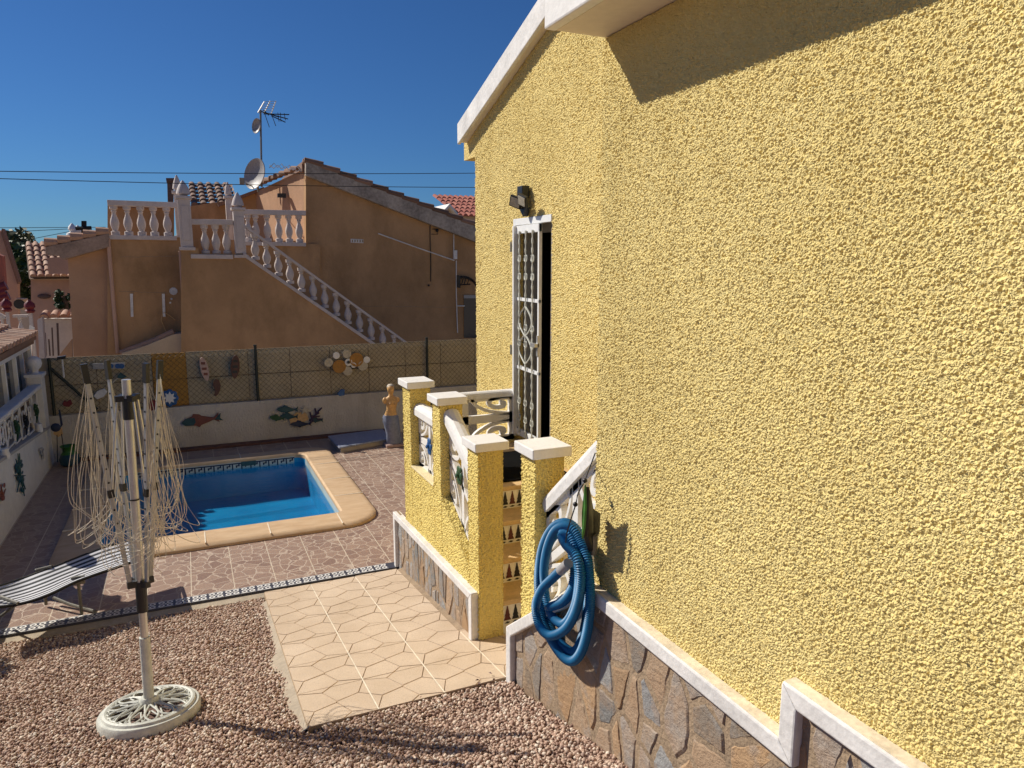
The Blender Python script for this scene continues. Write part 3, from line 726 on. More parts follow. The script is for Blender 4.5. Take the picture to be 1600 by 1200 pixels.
K.prism([gp(gy0, gz0), gp(gy0+.03, gz0), gp(gy0+.03, gz1), gp(gy0, gz1)], (.03, 0, 0)); K.prism([gp(gy0, gz1-.07), gp(gy1, gz1-.07), gp(gy1, gz1), gp(gy0, gz1)], (.028, 0, 0)); K.prism([gp(gy0, gz0), gp(gy1, gz0), gp(gy1, gz0+.06), gp(gy0, gz0+.06)], (.028, 0, 0))
for z in (1.43, 2.06): K.prism([gp(gy0, z), gp(gy1, z), gp(gy1, z+.03), gp(gy0, z+.03)], (.026, 0, 0))
GT = K.build('gate', M['gate'], hs, bevel=.003)
K = MB()
def twist(y, z0, z1):
    nseg = int((z1-z0)/.02); pts = [gp(y, z0+(z1-z0)*i/nseg, -.012) for i in range(nseg+1)]
    K.tube(pts, [.0085+.0035*math.sin(i*1.6) for i in range(nseg+1)], 6)
gyb = [5.70, 5.85, 6.0]
for y in gyb: twist(y, gz0+.03, gz1-.05)
for y in gyb:
    for z in (2.28, 2.44, .98, 1.14, 1.68, 1.83):
        for s_ in (-1, 1):
            K.tube([gp(y+s_*(.012+.022*math.sin(q)), z+.022*math.cos(q)*1.2, -.012) for q in [i*math.pi/5 for i in range(6)]], .006, 5)
for s_ in (-1, 1):
    K.tube([gp(5.85+s_*.15*math.sin(math.pi*i/10), 1.5+.27*i/10, -.015) for i in range(11)], .008, 5)
    K.tube([gp(5.85+s_*.15*math.sin(math.pi*i/10), 1.75+.27*i/10, -.015) for i in range(11)], .008, 5)
K.build('scroll_bars', M['iron'], GT, smooth=True)
K = MB(); K.box(gx-.065, gx-.02, gy0+.0, gy0+.09, 1.68, 1.71); K.box(gx-.035, gx-.025, gy0, gy0+.03, 1.6, 1.78); K.build('handle', M['alu'], GT)
K = MB()
for z in (1.0, 1.55, 2.5): K.tube([(X2-.03, DY1+.005, z), (X2-.03, DY1+.005, z+.09)], .01, 8)
split_build(K, 'hinge', M['steel'], hs)
# old paint patch beside the lamp: a small bare spot
# flood light above the door
fl = thing('security_light', 'black twin head floodlight mounted above the white barred door', 'light', (X2, 5.93, 2.95))
c = Vector((X2, 5.93, 2.93))
K = MB(); K.box(X2-.085, X2-.012, 5.83, 5.935, 2.955, 3.06); K.build('housing', M['black'], fl, bevel=.006)
K = MB(); K.tube([(X2-.05, 5.88, 2.965), (X2-.05, 5.87, 2.84)], .018, 8); K.build('bracket', M['black'], fl); K = MB(); K.prism([(X2-.018, 5.80, 2.875), (X2-.018, 5.93, 2.875), (X2-.018, 5.85, 2.80)], (-.05, 0, 0)); K.build('mount', M['black'], fl)
for k, (yy, rot) in enumerate(((5.89, 32), (5.745, 8))):
    mb = MB(); mb.box(-.016, .016, -.058, .058, -.05, .05); mt = Matrix.Translation((X2-.115, yy, 2.925)) @ Matrix.Rotation(R(rot), 4, 'Z') @ Matrix.Rotation(R(-18), 4, 'Y') @ Matrix.Rotation(R(22), 4, 'X')
    mb.v = [tuple(mt @ Vector(v)) for v in mb.v]; h = mb.build('lamp_head', M['black'], fl, bevel=.006)
    mb = MB(); mb.box(-.020, -.015, -.045, .045, -.038, .038); mb.v = [tuple(mt @ Vector(v)) for v in mb.v]; mb.build('lens', plain('led_lens', (.42, .38, .30), .3, .3, 60), h)

# ------------------------------------------------------------------ stair guards
def pillar(par, y0, y1, ztop, zbot, x0=1.612, x1=1.785, m=None):
    K = MB(); gbox(K, x0, x1, y0, y1, zbot, ztop+.004, .0062); p = K.build('pillar', M['y_pd'], par, smooth=True)
    K = MB(); K.box(x0-.03, x1+.03, y0-.032, y1+.03, ztop+.0, ztop+.055); K.build('cap', M['white'], p, bevel=.006); return p
def rail(K, p0, p1, w=.06, h=.045, up=(0, 0, 1)):
    p0, p1 = Vector(p0), Vector(p1); d = (p1-p0).normalized(); sd = d.cross(Vector(up)).normalized(); u_ = sd.cross(d)
    prof = [(-w, -h), (-w, h*.1)] + [(w*-math.cos(R(a)), h*.1+h*.9*math.sin(R(a))) for a in (30, 60, 90, 120, 150)] + [(w, h*.1), (w, -h)]
    K.prism([p0 + sd*a + u_*b for a, b in prof], p1-p0)
lg = thing('stair_guard', 'left yellow stair guard with three pillars and white scroll panels', 'balustrade', (1.7, 4.9, -.1))
PL = [(5.61, 5.83, 1.395), (4.85, 5.03, 1.395), (4.11, 4.295, 1.232)]
for a, b, z in PL: pillar(lg, a, b, z, -.4)
K = MB()
gbox(K, 1.613, 1.78, 4.28, 4.865, .15, lambda y: .385+(y-4.29)*.584, .0075, ('y0', 'y1')); gbox(K, 1.613, 1.78, 5.015, 5.625, .15, .738, .0075, ('y0', 'y1'))
split_build(K, 'guard_wall', M['y_pd'], lg, smooth=True); K = MB()
K.box(1.73, 1.775, 5.825, 6.10, -.4, .735); K.box(1.80, 2.795, 6.10, 6.26, -.4, .735)
K.build('guard_wall', M['y_pill'], lg)
K = MB(); K.box(1.607, 1.785, 5.03, 5.61, .738, .752); K.build('sill', plain('cream_sill', (.74, .62, .36), .8, .12), lg, bevel=.003)
K = MB()
W = .578; K_f = lambda y0, z0, sl, x: (lambda u, v, t: (x+t, y0-u, z0 - sl*u + v))
motif(K, W, .45, K_f(5.61, .75, 0, 1.70), -.02, .02, .03); K.build('scroll_panel', M['white'], lg); K = MB()
motif(K, .553, .585, K_f(4.853, .72, .584, 1.70), -.02, .02, .03); K.build('scroll_panel', M['white'], lg); K = MB()
K2 = MB(); 
motif(K, 1.005, .44, lambda u, v, t: (1.785+u, 6.18+t, .735+v), -.02, .02, .05)
K.build('scroll_panel', M['white'], lg)
K = MB(); rail(K, (1.70, 5.62, 1.225), (1.70, 5.02, 1.225)); rail(K, (1.70, 4.86, 1.325), (1.70, 4.28, 1.01)); rail(K, (1.80, 6.18, 1.19), (2.80, 6.18, 1.19), .05, .032)
split_build(K, 'handrail', M['white'], lg)
K = MB(); band(K, [(4.135, -.14), (4.135, .278), (6.09, .205), (6.09, -.36)], .055, 1.565, 1.63, True); K.build('trim', M['white_old'], lg, bevel=.006)
K = MB(); K.box(1.573, 1.612, 4.14, 6.08, .262, .2645)
K = cladding([(4.19, -.18), (6.04, -.42), (6.04, .15), (4.19, .222)], 44, .020, 1.603, sx=1.7, sy=.7, seed=9); K.build('stone_plinth', M['slate'], lg)
K = MB(); K.box(1.5975, 1.616, 4.14, 6.08, -.5, .21); K.build('plinth_mortar', M['mortar'], lg)
for (yy, zz, mm, nm) in ((5.30, .98, 'blue', 'blue'), (4.62, .93, 'green', 'green')):
    K = MB()
    for q in range(6):
        a = q*math.pi/3; K.blob((1.67, yy+.03*math.cos(a), zz+.045*math.sin(a)), .026, 5, 8, (.35, 1, 1.2))
    K.blob((1.655, yy, zz), .018, 5, 8)
    single(K, 'wall_ornament', M[mm], f'small {nm} flower ornament hung on the white scroll panel', 'ornament', smooth=True)
rgd = thing('side_guard', 'right stair guard with one yellow pillar and sloping white handrail', 'balustrade', (1.7, 3.1, 0))
pillar(rgd, 3.29, 3.465, 1.392, -.1)
K = MB(); gbox(K, 1.615, 1.775, 2.665, 3.30, -.1, lambda y: .52+(3.295-y)*.80, .0075, ('y0', 'y1')); K.build('guard_wall', M['y_pd'], rgd, smooth=True)
K = MB(); K.box(1.62, 1.78, 3.46, 3.53, -.1, .335); K.build('kerb', M['y_pill'], rgd)
K = MB(); motif(K, .62, .56, lambda u, v, t: (1.70+t, 3.29-u, .53+.80*u+v), -.02, .02, .036); K.build('scroll_panel', M['white'], rgd)
K = MB(); rail(K, (1.70, 3.29, 1.135), (1.70, 2.66, 1.655), .045, .042); K.build('handrail', M['white_old'], rgd)
st = thing('steps', 'tiled entrance steps with black and white risers up to the door', 'steps', (2.2, 4.5, 0))
K = MB(); Y_ = [4.15, 4.39, 4.63, 4.87]; zs_ = [.18, .36, .54, .72]
for i, (y, z) in enumerate(zip(Y_, zs_)):
    yb = Y_[i+1]+.02 if i < 3 else 6.10
    K.box(1.79, 2.795, y-.02, yb, z-.035, z)
K.box(1.79, 2.795, 2.67, 2.90, .505, .54); K.box(1.79, 2.795, 2.88, 3.12, .325, .36); K.box(1.79, 2.795, 3.1, 3.34, .145, .18)
split_build(K, 'tread', M['tread'], st, bevel=.008)
K = MB()
for i, (y, z) in enumerate(zip(Y_, zs_)): K.box(1.79, 2.795, y, 6.1, z-.18 if i else -.2, z-.036)
K.box(1.79, 2.795, 2.67, 2.89, -.1, .504); K.box(1.79, 2.795, 2.89, 3.11, -.1, .324); K.box(1.79, 2.795, 3.11, 3.33, -.1, .144); K.box(1.79, 2.795, 3.33, 4.2, -.2, -.07)
split_build(K, 'riser', plain('riser_cream', (.80, .76, .68), .4), st)
K = MB(); K2 = MB()
for y, z in zip(Y_, zs_):
    x = 1.80; i = 0
    while x < 2.75:
        for MBk, dx in ((K if i % 2 else K2, 0),):
            for lv, (ww, z0, z1) in enumerate(((.027, .032, .062), (.021, .062, .088), (.014, .088, .112), (.007, .112, .134))):
                MBk.add([(x+.03-ww, y-.003, z-.18+z0), (x+.03+ww, y-.003, z-.18+z0), (x+.03+ww*.55, y-.003, z-.18+z1), (x+.03-ww*.55, y-.003, z-.18+z1)], [(0, 1, 2, 3)])
            K.add([(x+.008, y-.003, z-.18+.012), (x+.036, y-.003, z-.18+.008), (x+.052, y-.003, z-.18+.016), (x+.03, y-.003, z-.18+.024)], [(0, 1, 2, 3)])
        x += .06; i += 1
K.build('tree_pattern', M['black'], st); K2.build('tree_pattern', plain('maroon', (.10, .02, .015), .4), st)
K = MB(); K.box(1.95, 2.72, 4.95, 5.75, .722, .735); single(K, 'doormat', plain('mat_black', (.006, .006, .006), .95, .2, spec=.05), 'black doormat on the landing in front of the barred door', 'doormat', bevel=.004)
K = MB(); K.box(1.98, 2.78, 3.32, 4.15, -.069, -.02); struct(K, 'stair_floor', M['path'])

# ------------------------------------------------------------------ hose, cord, scraper
def hp(x, y, d=0): return PX(x, y, 1.545 - d)
seq = [(860, 948, .012), (880, 940, .012), (894, 918, .012), (897, 885, .0), (889, 850, .0), (876, 832, .0), (860, 845, -.01), (850, 880, -.012), (849, 930, -.015), (862, 985, -.015), (884, 1013, -.01), (900, 1016, -.01), (913, 985, -.01), (920, 930, -.01), (918, 870, -.01), (904, 832, .0),
       (884, 817, .02), (862, 827, .02), (846, 862, .015), (841, 915, .012), (849, 972, .012), (870, 1014, .02), (892, 1033, .03), (910, 1014, .03), (921, 960, .03), (920, 890, .03), (907, 845, .03), (890, 823, .045), (868, 829, .05), (854, 862, .03), (850, 905, .0), (859, 955, -.005), (880, 975, .02), (898, 950, .045), (905, 905, .05), (900, 860, .045), (890, 835, .05), (878, 835, .06),
       (884, 850, .07), (901, 870, .07), (908, 905, .065), (901, 950, .065), (884, 982, .065), (860, 993, .065), (843, 978, .065), (837, 948, .065), (846, 922, .06), (864, 903, .055), (882, 886, .05)]
pts = crom([hp(*q) for q in seq], 60)
tot = 0; dd = [0]
for a, b in zip(pts, pts[1:]): tot += (b-a).length; dd.append(tot)
stp = .0025; res = []; k = 0; s_ = 0
while s_ < tot:
    while dd[k+1] < s_ and k < len(dd)-2: k += 1
    t = (s_-dd[k])/max(1e-9, dd[k+1]-dd[k]); res.append(pts[k].lerp(pts[k+1], t)); s_ += stp
hz = thing('pool_hose', 'coiled blue corrugated pool hose hanging on the stair guard', 'hose', tuple(hp(885, 950)))
K = MB(); K.tube(res, [.0205 + .0024*math.sin(i*2*math.pi/4) for i in range(len(res))], 12); K.build('hose_tube', M['hose'], hz, smooth=True)
K = MB(); K.tube([hp(876, 892, .052), hp(888, 880, .048)], .0235, 14); K.build('cuff', M['grey'], hz, smooth=True)
K = MB(); K.tube([hp(855, 949, .012), hp(861, 948, .012)], .0165, 12); K.build('hose_end', M['hose'], hz)
cd = thing('hanging_cord', 'thin black cord with beads holding up the blue hose', 'cord', tuple(hp(905, 770)))
K = MB(); K.tube(crom([PX(930, 708, 1.63), hp(914, 750, .03), hp(903, 772, .05), hp(899, 790, .07), hp(887, 828, .09), hp(884, 848, .09)], 5), .003, 6); K.build('string', M['black'], cd)
K = MB(); K.blob(hp(914, 751, .03), .011); K.blob(hp(899, 788, .07), .011); split_build(K, 'bead', M['black'], cd, smooth=True)
br = thing('pool_scraper', 'black and lime green pool vacuum head hung above the hose', 'pool tool', tuple(hp(915, 810)))
K = MB(); K.prism([hp(913, 760, .08), hp(920, 795, .03), hp(931, 802, -.02), hp(930, 830, -.02), hp(919, 862, .02), hp(911, 838, .07)], (.02, -.01, 0)); K.build('head', M['black'], br, bevel=.004)
K = MB(); K.prism([hp(913, 757, .085), hp(914.5, 790, .085), hp(912, 825, .085), hp(908.5, 843, .085), hp(908.5, 800, .09)], (.008, -.004, 0)); K.build('edge', M['lime'], br, bevel=.003)
K = MB(); K.tube([hp(928, 835, .0), hp(927, 865, -.01)], .018, 10); K.build('socket', M['steel'], br)
# cable at plinth
# ------------------------------------------------------------------ rotary clothes dryer
DB = Vector((-.335, 4.19, zg(4.19)+.005))
dy = thing('rotary_dryer', 'folded aluminium rotary clothes dryer with tangled cream lines', 'clothes dryer', tuple(DB))
top = PY(197, 593, 4.22); a0 = DB + Vector((0, 0, .05))
pv = lambda t: a0.lerp(top, t)
def pt_y(yp):  # parameter along pole for pixel row
    lo, hi = 0., 1.
    for _ in range(40):
        m_ = (lo+hi)/2; p = pv(m_) - _C; y = 600 - F*(p.dot(_u))/(p.dot(_f))
        if y > yp: lo = m_
        else: hi = m_
    return lo
K = MB(); K.tube([pv(0), pv(pt_y(995))], .0275, 18); K.build('sleeve', M['iron'], dy, smooth=True)
K = MB(); K.tube([pv(pt_y(1000)), pv(pt_y(925))], .0205, 18); K.tube([pv(pt_y(910)), pv(pt_y(780))], .0235, 18); K.tube([pv(pt_y(781)), pv(pt_y(660))], .022, 18); K.tube([pv(pt_y(660)), pv(1)], .0225, 18); K.build('pole', M['alu'], dy, smooth=True)
K = MB(); K.tube([pv(pt_y(781)), pv(pt_y(779))], .0255, 18)
K.tube([pv(pt_y(955)), pv(pt_y(908))], .0285, 16); K.tube([pv(pt_y(655)), pv(pt_y(622))], .027, 16)
tb, tt = pt_y(905), pt_y(626); Rb, Rt = .052, .245
angs = [R(205), R(115), R(295), R(25)]
topz = [pt_y(y) for y in (585, 572, 576, 570)]
tops = [Vector((-.487, 4.17, 0)), Vector((-.400, 4.35, 0)), Vector((-.205, 4.08, 0)), Vector((-.147, 4.30, 0))]
tc = Vector((pv(1).x, pv(1).y, 0)); dirs = [(q-tc).normalized() for q in tops]
for d in dirs:
    sd = Vector((-d.y, d.x, 0))
    K.prism([pv(tb)+d*.02+sd*.016, pv(tb)+d*.02-sd*.016, pv(tb)+d*.066-sd*.014, pv(tb)+d*.066+sd*.014], (0, 0, -.035)); K.prism([pv(tt)+d*.02+sd*.018, pv(tt)+d*.02-sd*.018, pv(tt)+d*.060-sd*.012, pv(tt)+d*.060+sd*.012], (0, 0, .03))
split_build(K, 'collar', M['black'], dy)
arm_pts = []
ztop = [PY(132, 577, 4.1).z, PY(168, 570, 4.3).z, PY(228, 572, 4.1).z, PY(251, 568, 4.3).z]
Rts = [(q-tc).length for q in tops]
for k, d in enumerate(dirs):
    sd = Vector((-d.y, d.x, 0)); A = pv(tb) + d*Rb + Vector((0, 0, -.02)); B = Vector((pv(1).x, pv(1).y, 0)) + d*Rts[k]; B.z = ztop[k]
    K = MB(); w = .012; t_ = .0065; dn = (B-A).normalized(); nrm = sd.cross(dn)
    q = [A+sd*t_+nrm*w, A-sd*t_+nrm*w, A-sd*t_-nrm*w, A+sd*t_-nrm*w]; K.prism(q, B-A); am = K.build('arm', M['alu_arm'], dy, bevel=.003)
    K = MB(); C0 = A.lerp(B, .93); q = [C0+(sd*1.6*t_*s1+nrm*1.25*w*s2) for s1, s2 in ((1, 1), (-1, 1), (-1, -1), (1, -1))]; K.prism(q, (B-A)*.085)
    mC = A.lerp(B, .42); q = [mC+(sd*1.7*t_*s1+nrm*1.3*w*s2) for s1, s2 in ((1, 1), (-1, 1), (-1, -1), (1, -1))]; K.prism(q, (B-A)*.035); split_build(K, 'end_cap', M['black'], am)
    K = MB()
    for h in range(10):
        p = A.lerp(B, .30+.063*h)
        for s1 in (-1, 1): K.lathe([(.0055, 0), (.0055, .002)], p + sd*s1*(t_+.0003), 8, axis=sd*s1)
    K.build('eyelet', M['black'], am)
    K = MB(); C1 = pv(tt) + d*.050; C2 = A.lerp(B, .44) - d*.005
    K.tube([C1, C2], .0065, 6); K.build('strut', M['alu'], dy)
    arm_pts.append([A.lerp(B, .30+.066*h) for h in range(11)])
rr = random.Random(5)
for k in range(4):
    K = MB(); nx = [1, 3, 0, 2][k]
    for h in range(11):
        P, Q = arm_pts[k][h], arm_pts[nx][h]; od = ((P+Q)/2 - pv(.5)); od.z = 0; od = od.normalized() if od.length > .01 else dirs[k]
        for rep in range(1 if h < 7 else 2):
            L = .22 + .062*h + rr.uniform(-.06, .08); side = .01 + .010*h + rr.uniform(-.03, .05); if_ = rr.uniform(-1, 1)
            mid = (P+Q)/2; jit = Vector((rr.uniform(-.05, .05), rr.uniform(-.05, .05), 0)) * (1 + h*.12)
            pd = dirs[k]*rr.uniform(0, .06+.006*h); qd = dirs[nx]*rr.uniform(0, .06+.006*h)
            cp = [P, P.lerp(mid, .06)+pd*.6+jit*.5+Vector((rr.uniform(-.012, .012), 0, -L*.4)), P.lerp(mid, .2)+pd+Vector((0, 0, -L*.82))+jit*.5, mid+od*side+jit+Vector((0, 0, -L*1.0)), Q.lerp(mid, .2)+qd+Vector((0, 0, -L*.82))+jit*.5, Q.lerp(mid, .06)+qd*.6+Vector((0, 0, -L*.4)), Q]
            K.tube(crom(cp, 7), .0015, 4)
    for q in range(3):   # loose ends
        P = arm_pts[k][rr.randint(0, 4)]; e = P + Vector((rr.uniform(-.1, .1), rr.uniform(-.08, .08), -rr.uniform(.15, .32))); K.tube(crom([P, P.lerp(e, .5)+Vector((rr.uniform(-.06, .06), rr.uniform(-.04, .04), .02)), e], 6), .0015, 4)
    if k == 0:           # the two long loops on the left
        B = arm_pts[0][10]
        for x1, x2, y2 in ((106, 128, 800), (112, 150, 812)):
            cp = [B] + [PY(x, y, 4.12) for x, y in ((125, 640), (x1+6, 700), (x1, 750), (x1+4, 785), (x2, y2), (180, 835), (215, 850))]; K.tube(crom(cp, 6), .0017, 4)
    if k == 3:
        B = arm_pts[3][10]
        for x1 in (286, 280):
            cp = [B] + [PY(x, y, 4.12) for x, y in ((258, 640), (x1, 722), (x1-6, 770), (x1-30, 815), (235, 835), (215, 845))]; K.tube(crom(cp, 6), .0017, 4)
        cp = [PY(x, y, 4.12) for x, y in ((245, 800), (262, 840), (275, 846))]; K.tube(crom(cp, 6), .0016, 4)
    K.build('line', M['rope'], dy)
# cast iron stand
sg = thing('parasol_base', 'round cream cast iron lattice base holding the dryer pole', 'stand', tuple(DB))
tl = Matrix.Translation(DB) @ Matrix.Rotation(R(-7), 4, 'X') @ Matrix.Rotation(R(0), 4, 'Y')
def xf(mb): mb.v = [tuple(tl @ Vector(v)) for v in mb.v]; return mb
K = MB(); Ro = .262
pr = [(Ro, -.012), (Ro, .028), (Ro-.008, .040), (Ro-.022, .042), (Ro-.028, .054), (Ro-.040, .058), (Ro-.050, .054), (Ro-.052, .02), (Ro-.045, -.012)]
n_ = 72; vs = [(r*math.cos(2*math.pi*k/n_), r*math.sin(2*math.pi*k/n_), h) for r, h in pr for k in range(n_)]
fs = [(i*n_+k, i*n_+(k+1)%n_, ((i+1)%len(pr))*n_+(k+1)%n_, ((i+1)%len(pr))*n_+k) for i in range(len(pr)) for k in range(n_)]
K.add(vs, fs); xf(K).build('rim', M['iron'], sg, smooth=True)
K = MB(); NP = 13
hz_ = lambda r: .050 + .035*(1-(r/.21))**1.0*.9
for k in range(NP):
    a = 2*math.pi*k/NP; w_ = math.pi/NP
    for s1 in (-1, 1):
        P = []
        for i in range(9):
            t = i/8; r = .045 + (.172)*t; an = a + s1*w_*1.0*math.sin(math.pi*min(1, t*1.0))*(1.0) ; P.append((r*math.cos(an), r*math.sin(an), hz_(r)))
        K.tube(P, .0056, 6)
        P = []
        for i in range(9):
            t = i/8; r = .11 + .107*t; an = a + s1*w_*(.15+1.3*t*(1-.25*t)); P.append((r*math.cos(an), r*math.sin(an), hz_(r)-.004))
        K.tube(P, .0045, 6)
K.tube([((.205+.006*math.sin(q*2*math.pi*28/84))*math.cos(q*2*math.pi/84), (.205+.006*math.sin(q*2*math.pi*28/84))*math.sin(q*2*math.pi/84), .05) for q in range(85)], .005, 5)
K.lathe([(.05, .07), (.05, .088), (.042, .1)], (0, 0, 0), 20); xf(K).build('lattice', M['iron'], sg, smooth=True)

# ------------------------------------------------------------------ sun lounger
lz = 0.02
lo = thing('sun_lounger', 'low sun lounger with black and white striped canvas by the pool', 'sun lounger', (-1.1, 6.7, ZT))
farE = [(-30, 925), (30, 906), (65, 893), (100, 880), (160, 857), (215, 842)]; nearE = [(-30, 952), (30, 944), (75, 930), (122, 908), (190, 884), (222, 873)]
zz_ = [.03, -.01, .02, .03, .05, .06]
NSg = 16
def crv(E): return crom([PZ(x, y, z) for (x, y), z in zip(E, zz_)], 6)
A, B = crv(farE), crv(nearE); m_ = len(A); K = MB(); vs = []; att = []
for i in range(m_):
    for j in range(NSg*2+1):
        t = j/(NSg*2); p = A[i].lerp(B[i], t); p = p + Vector((0, 0, -.035*math.sin(math.pi*t))); vs.append(p); att.append(t*8.5)
W_ = NSg*2+1
K.add(vs, [(i*W_+j, (i+1)*W_+j, (i+1)*W_+j+1, i*W_+j+1) for i in range(m_-1) for j in range(W_-1)])
cv = K.build('canvas', M['stripe'], lo, smooth=True); at = cv.data.attributes.new('stripe', 'FLOAT', 'POINT'); at.data.foreach_set('value', att)
so = cv.modifiers.new('thick', 'SOLIDIFY'); so.thickness = .004
K = MB(); K.tube(A, .012, 8); K.tube(B, .012, 8); K.tube([A[-1], B[-1]], .012, 8); K.build('frame', M['dark'], lo, smooth=True)
K = MB()
f1, f2 = PZ(122, 906, .0), PZ(122, 946, ZT+.02); K.tube([f1, Vector((f1.x, f1.y, ZT+.02))], .012, 8); 
K.tube([PZ(84, 934, ZT+.06), PZ(108, 944, ZT+.03), PZ(150, 956, ZT+.012)], .013, 8)
K.tube([PZ(66, 892, .0), Vector((PZ(66, 892, 0).x, PZ(66, 892, 0).y, ZT+.02))], .012, 8); K.tube([PZ(28, 943, 0), PZ(2, 962, ZT+.1)], .012, 8); K.tube([PZ(28, 943, .0), PZ(-20, 925, .04)], .014, 8)
split_build(K, 'leg', M['steel'], lo, smooth=True)
K = MB(); K.box(f1.x-.045, f1.x+.045, f1.y-.012, f1.y+.012, -.035, .03)
p = PZ(68, 889, .03); K.tube([p+Vector((-.055, -.01, 0)), p+Vector((.055, .01, .006))], [.014, .016], 8); split_build(K, 'bracket', M['steel'], lo, bevel=.003)

# ------------------------------------------------------------------ back boundary wall, fence, ornaments
YB = 11.4
bw = thing('boundary_wall', 'low rough off white wall behind the pool under the fence', 'wall', (1.3, YB, ZT))
K = MB(); K.box(-1.9, 7.5, YB, YB+.18, -1.2, .335); K.build('render', M['bwall'], bw)
K = MB(); K.box(-1.6, 2.9, YB-.16, YB-.001, ZT-.01, ZT+.035); K.build('footing', M['redp'] if 0 else plain('brown_footing', (.13, .06, .04), .9, .3), bw, bevel=.01)
fe = thing('chain_link_fence', 'chain link fence with dark green posts on top of the back wall', 'fence', (1.3, YB+.05, .335))
K = MB(); ZF0, ZF1 = .35, 1.125; cell = .039; x0, x1 = -1.75, 4.5; rows = int((ZF1-ZF0)/.037); h = (ZF1-ZF0)/rows
i = 0; x = x0
while x < x1:
    pts = [(x + (cell/2 if (r_ + i) % 2 else -cell/2)*.98, YB+.05 + (.003 if r_ % 2 else -.003), ZF0 + r_*h/1) for r_ in range(rows+1)]
    K.tube(pts, .0030, 3); x += cell; i += 1
for z in (ZF0, ZF1, (ZF0+ZF1)/2): K.tube([(x0, YB+.046, z), (x1, YB+.046, z)], .0022, 4)
K.build('mesh', M['wire'], fe)
for px in (402, 668): 
    c_ = PY(px, 600, YB+.03); K = MB(); K.tube([(c_.x, YB+.03, .32), (c_.x, YB+.03, 1.17)], .022, 10); K.tube([(c_.x, YB+.03, 1.17), (c_.x, YB+.03, 1.19)], .026, 10); K.build('post', M['greenpost'], fe)
c_ = PY(118, 600, YB+.02); K = MB(); K.tube([PY(78, 575, YB+.03), PY(152, 640, YB+.03)], .02, 8); K.build('brace', M['greenpost'], fe)
K = MB(); K.tube([(-1.74, YB+.03, .33), (-1.74, YB+.03, 1.13)], .02, 8); K.build('post', M['greenpost'], fe)
sc = thing('screen_sheets', 'beige sheets fixed behind the chain link fence with one ochre sheet', 'screen', (1.3, YB+.1, .335))
edges = [-1.85] + [PY(px, 600, YB+.1).x for px in (240, 293)]
K = MB(); xa = PY(240, 600, YB+.1).x; xb = PY(293, 600, YB+.1).x
sheets = [(-1.88, -1.2), (-1.195, xa-.004), (xb+.004, .80)] + [(.805+.61*i, 1.41+.61*i) for i in range(8)]
for a, b in sheets:
    K.box(a, b-.004, YB+.10+random.uniform(0, .004), YB+.118, .3, .733); K.box(a, b-.004, YB+.102+random.uniform(0, .004), YB+.118, .741, 1.12)
split_build(K, 'beige_sheet', M['screen'], sc)
K = MB(); K.box(xa, xb, YB+.095, YB+.112, .3, 1.115); K.build('ochre_sheet', M['screen_y'], sc)
K = MB(); K.box(-1.88, 6.0, YB+.12, YB+.14, .3, 1.10); K.build('backing', M['mortar'], sc)

def prof2(name, pts, y, m, label, cat, d=.02, group=None):
    K = MB(); K.prism([PY(a, b, y) for a, b in pts], (0, d, 0)); return single(K, name, m, label, cat, group, bevel=.004)
YW = YB - .022; YF = YB + .005
# helpers for fish
def fishpts(x0, y0, L, h, a=0, flip=False):
    base = [(0, 0), (.12, -.32), (.3, -.5), (.34, -.75), (.5, -.62), (.55, -.45), (.75, -.22), (.86, -.10), (1, -.55), (.96, 0), (1.0, .45), (.86, .12), (.72, .3), (.52, .5), (.46, .72), (.38, .5), (.2, .42), (.08, .22)]
    out = []
    for u, v in base:
        if flip: u = 1-u
        x, y = u*L, v*h; out.append((x0 + x*math.cos(a) - y*math.sin(a), y0 + x*math.sin(a) + y*math.cos(a)))
    return out
fs_ = thing('fish_ornament', 'red and teal metal fish hung on the low white wall', 'wall ornament', tuple(PY(315, 657, YW)))
K = MB(); K.prism([PY(a, b, YW-.01) for a, b in fishpts(283, 661, 60, 15, R(-8))], (0, .02, 0)); K.build('body', M['fishred'], fs_, bevel=.005)
K = MB(); K.prism([PY(a, b, YW-.018) for a, b in ((283, 661), (292, 654), (304, 653), (306, 660), (302, 665), (290, 666))], (0, .02, 0)); K.prism([PY(a, b, YW-.018) for a, b in ((336, 655), (345, 645), (344, 653), (349, 657), (341, 656))], (0, .02, 0)); split_build(K, 'teal_fin', M['teal'], fs_, bevel=.003)
rf = thing('reef_ornament', 'painted metal cluster of fishes with starfish and coral on the wall', 'wall ornament', tuple(PY(460, 650, YW)))
for (x, y, L, h, a, f_, mm, nm) in ((432, 640, 34, 9, 0, False, 'teal', 'fish'), (421, 652, 24, 8, .1, False, 'green', 'fish'), (438, 650, 28, 8, .05, False, 'teal', 'fish'), (453, 663, 34, 8, -.02, False, 'navy', 'fish'), (483, 656, 22, 7, .03, False, 'teal', 'fish')):
    K = MB(); K.prism([PY(p, q, YW-.02-.01*random.random()) for p, q in fishpts(x, y, L, h, a, f_)], (0, .018, 0)); K.build(nm, M[mm], rf, bevel=.003)
K = MB(); K.prism([PY(a, b, YW-.012) for a, b in ((462, 645), (478, 644), (482, 655), (470, 662), (455, 663), (452, 656))], (0, .01, 0)); K.build('shell', M['tan'], rf)
K = MB()
for (a, b, c, d) in ((484, 658, 500, 640), (490, 652, 500, 650), (488, 655, 484, 644), (494, 646, 492, 638), (497, 643, 503, 637), (492, 650, 486, 650), (495, 655, 503, 655), (490, 657, 484, 662), (493, 648, 499, 645)): K.tube([PY(a, b, YW-.02), PY(c, d, YW-.025)], [.016, .011], 6)
K.build('coral', M['purple'], rf, smooth=True)
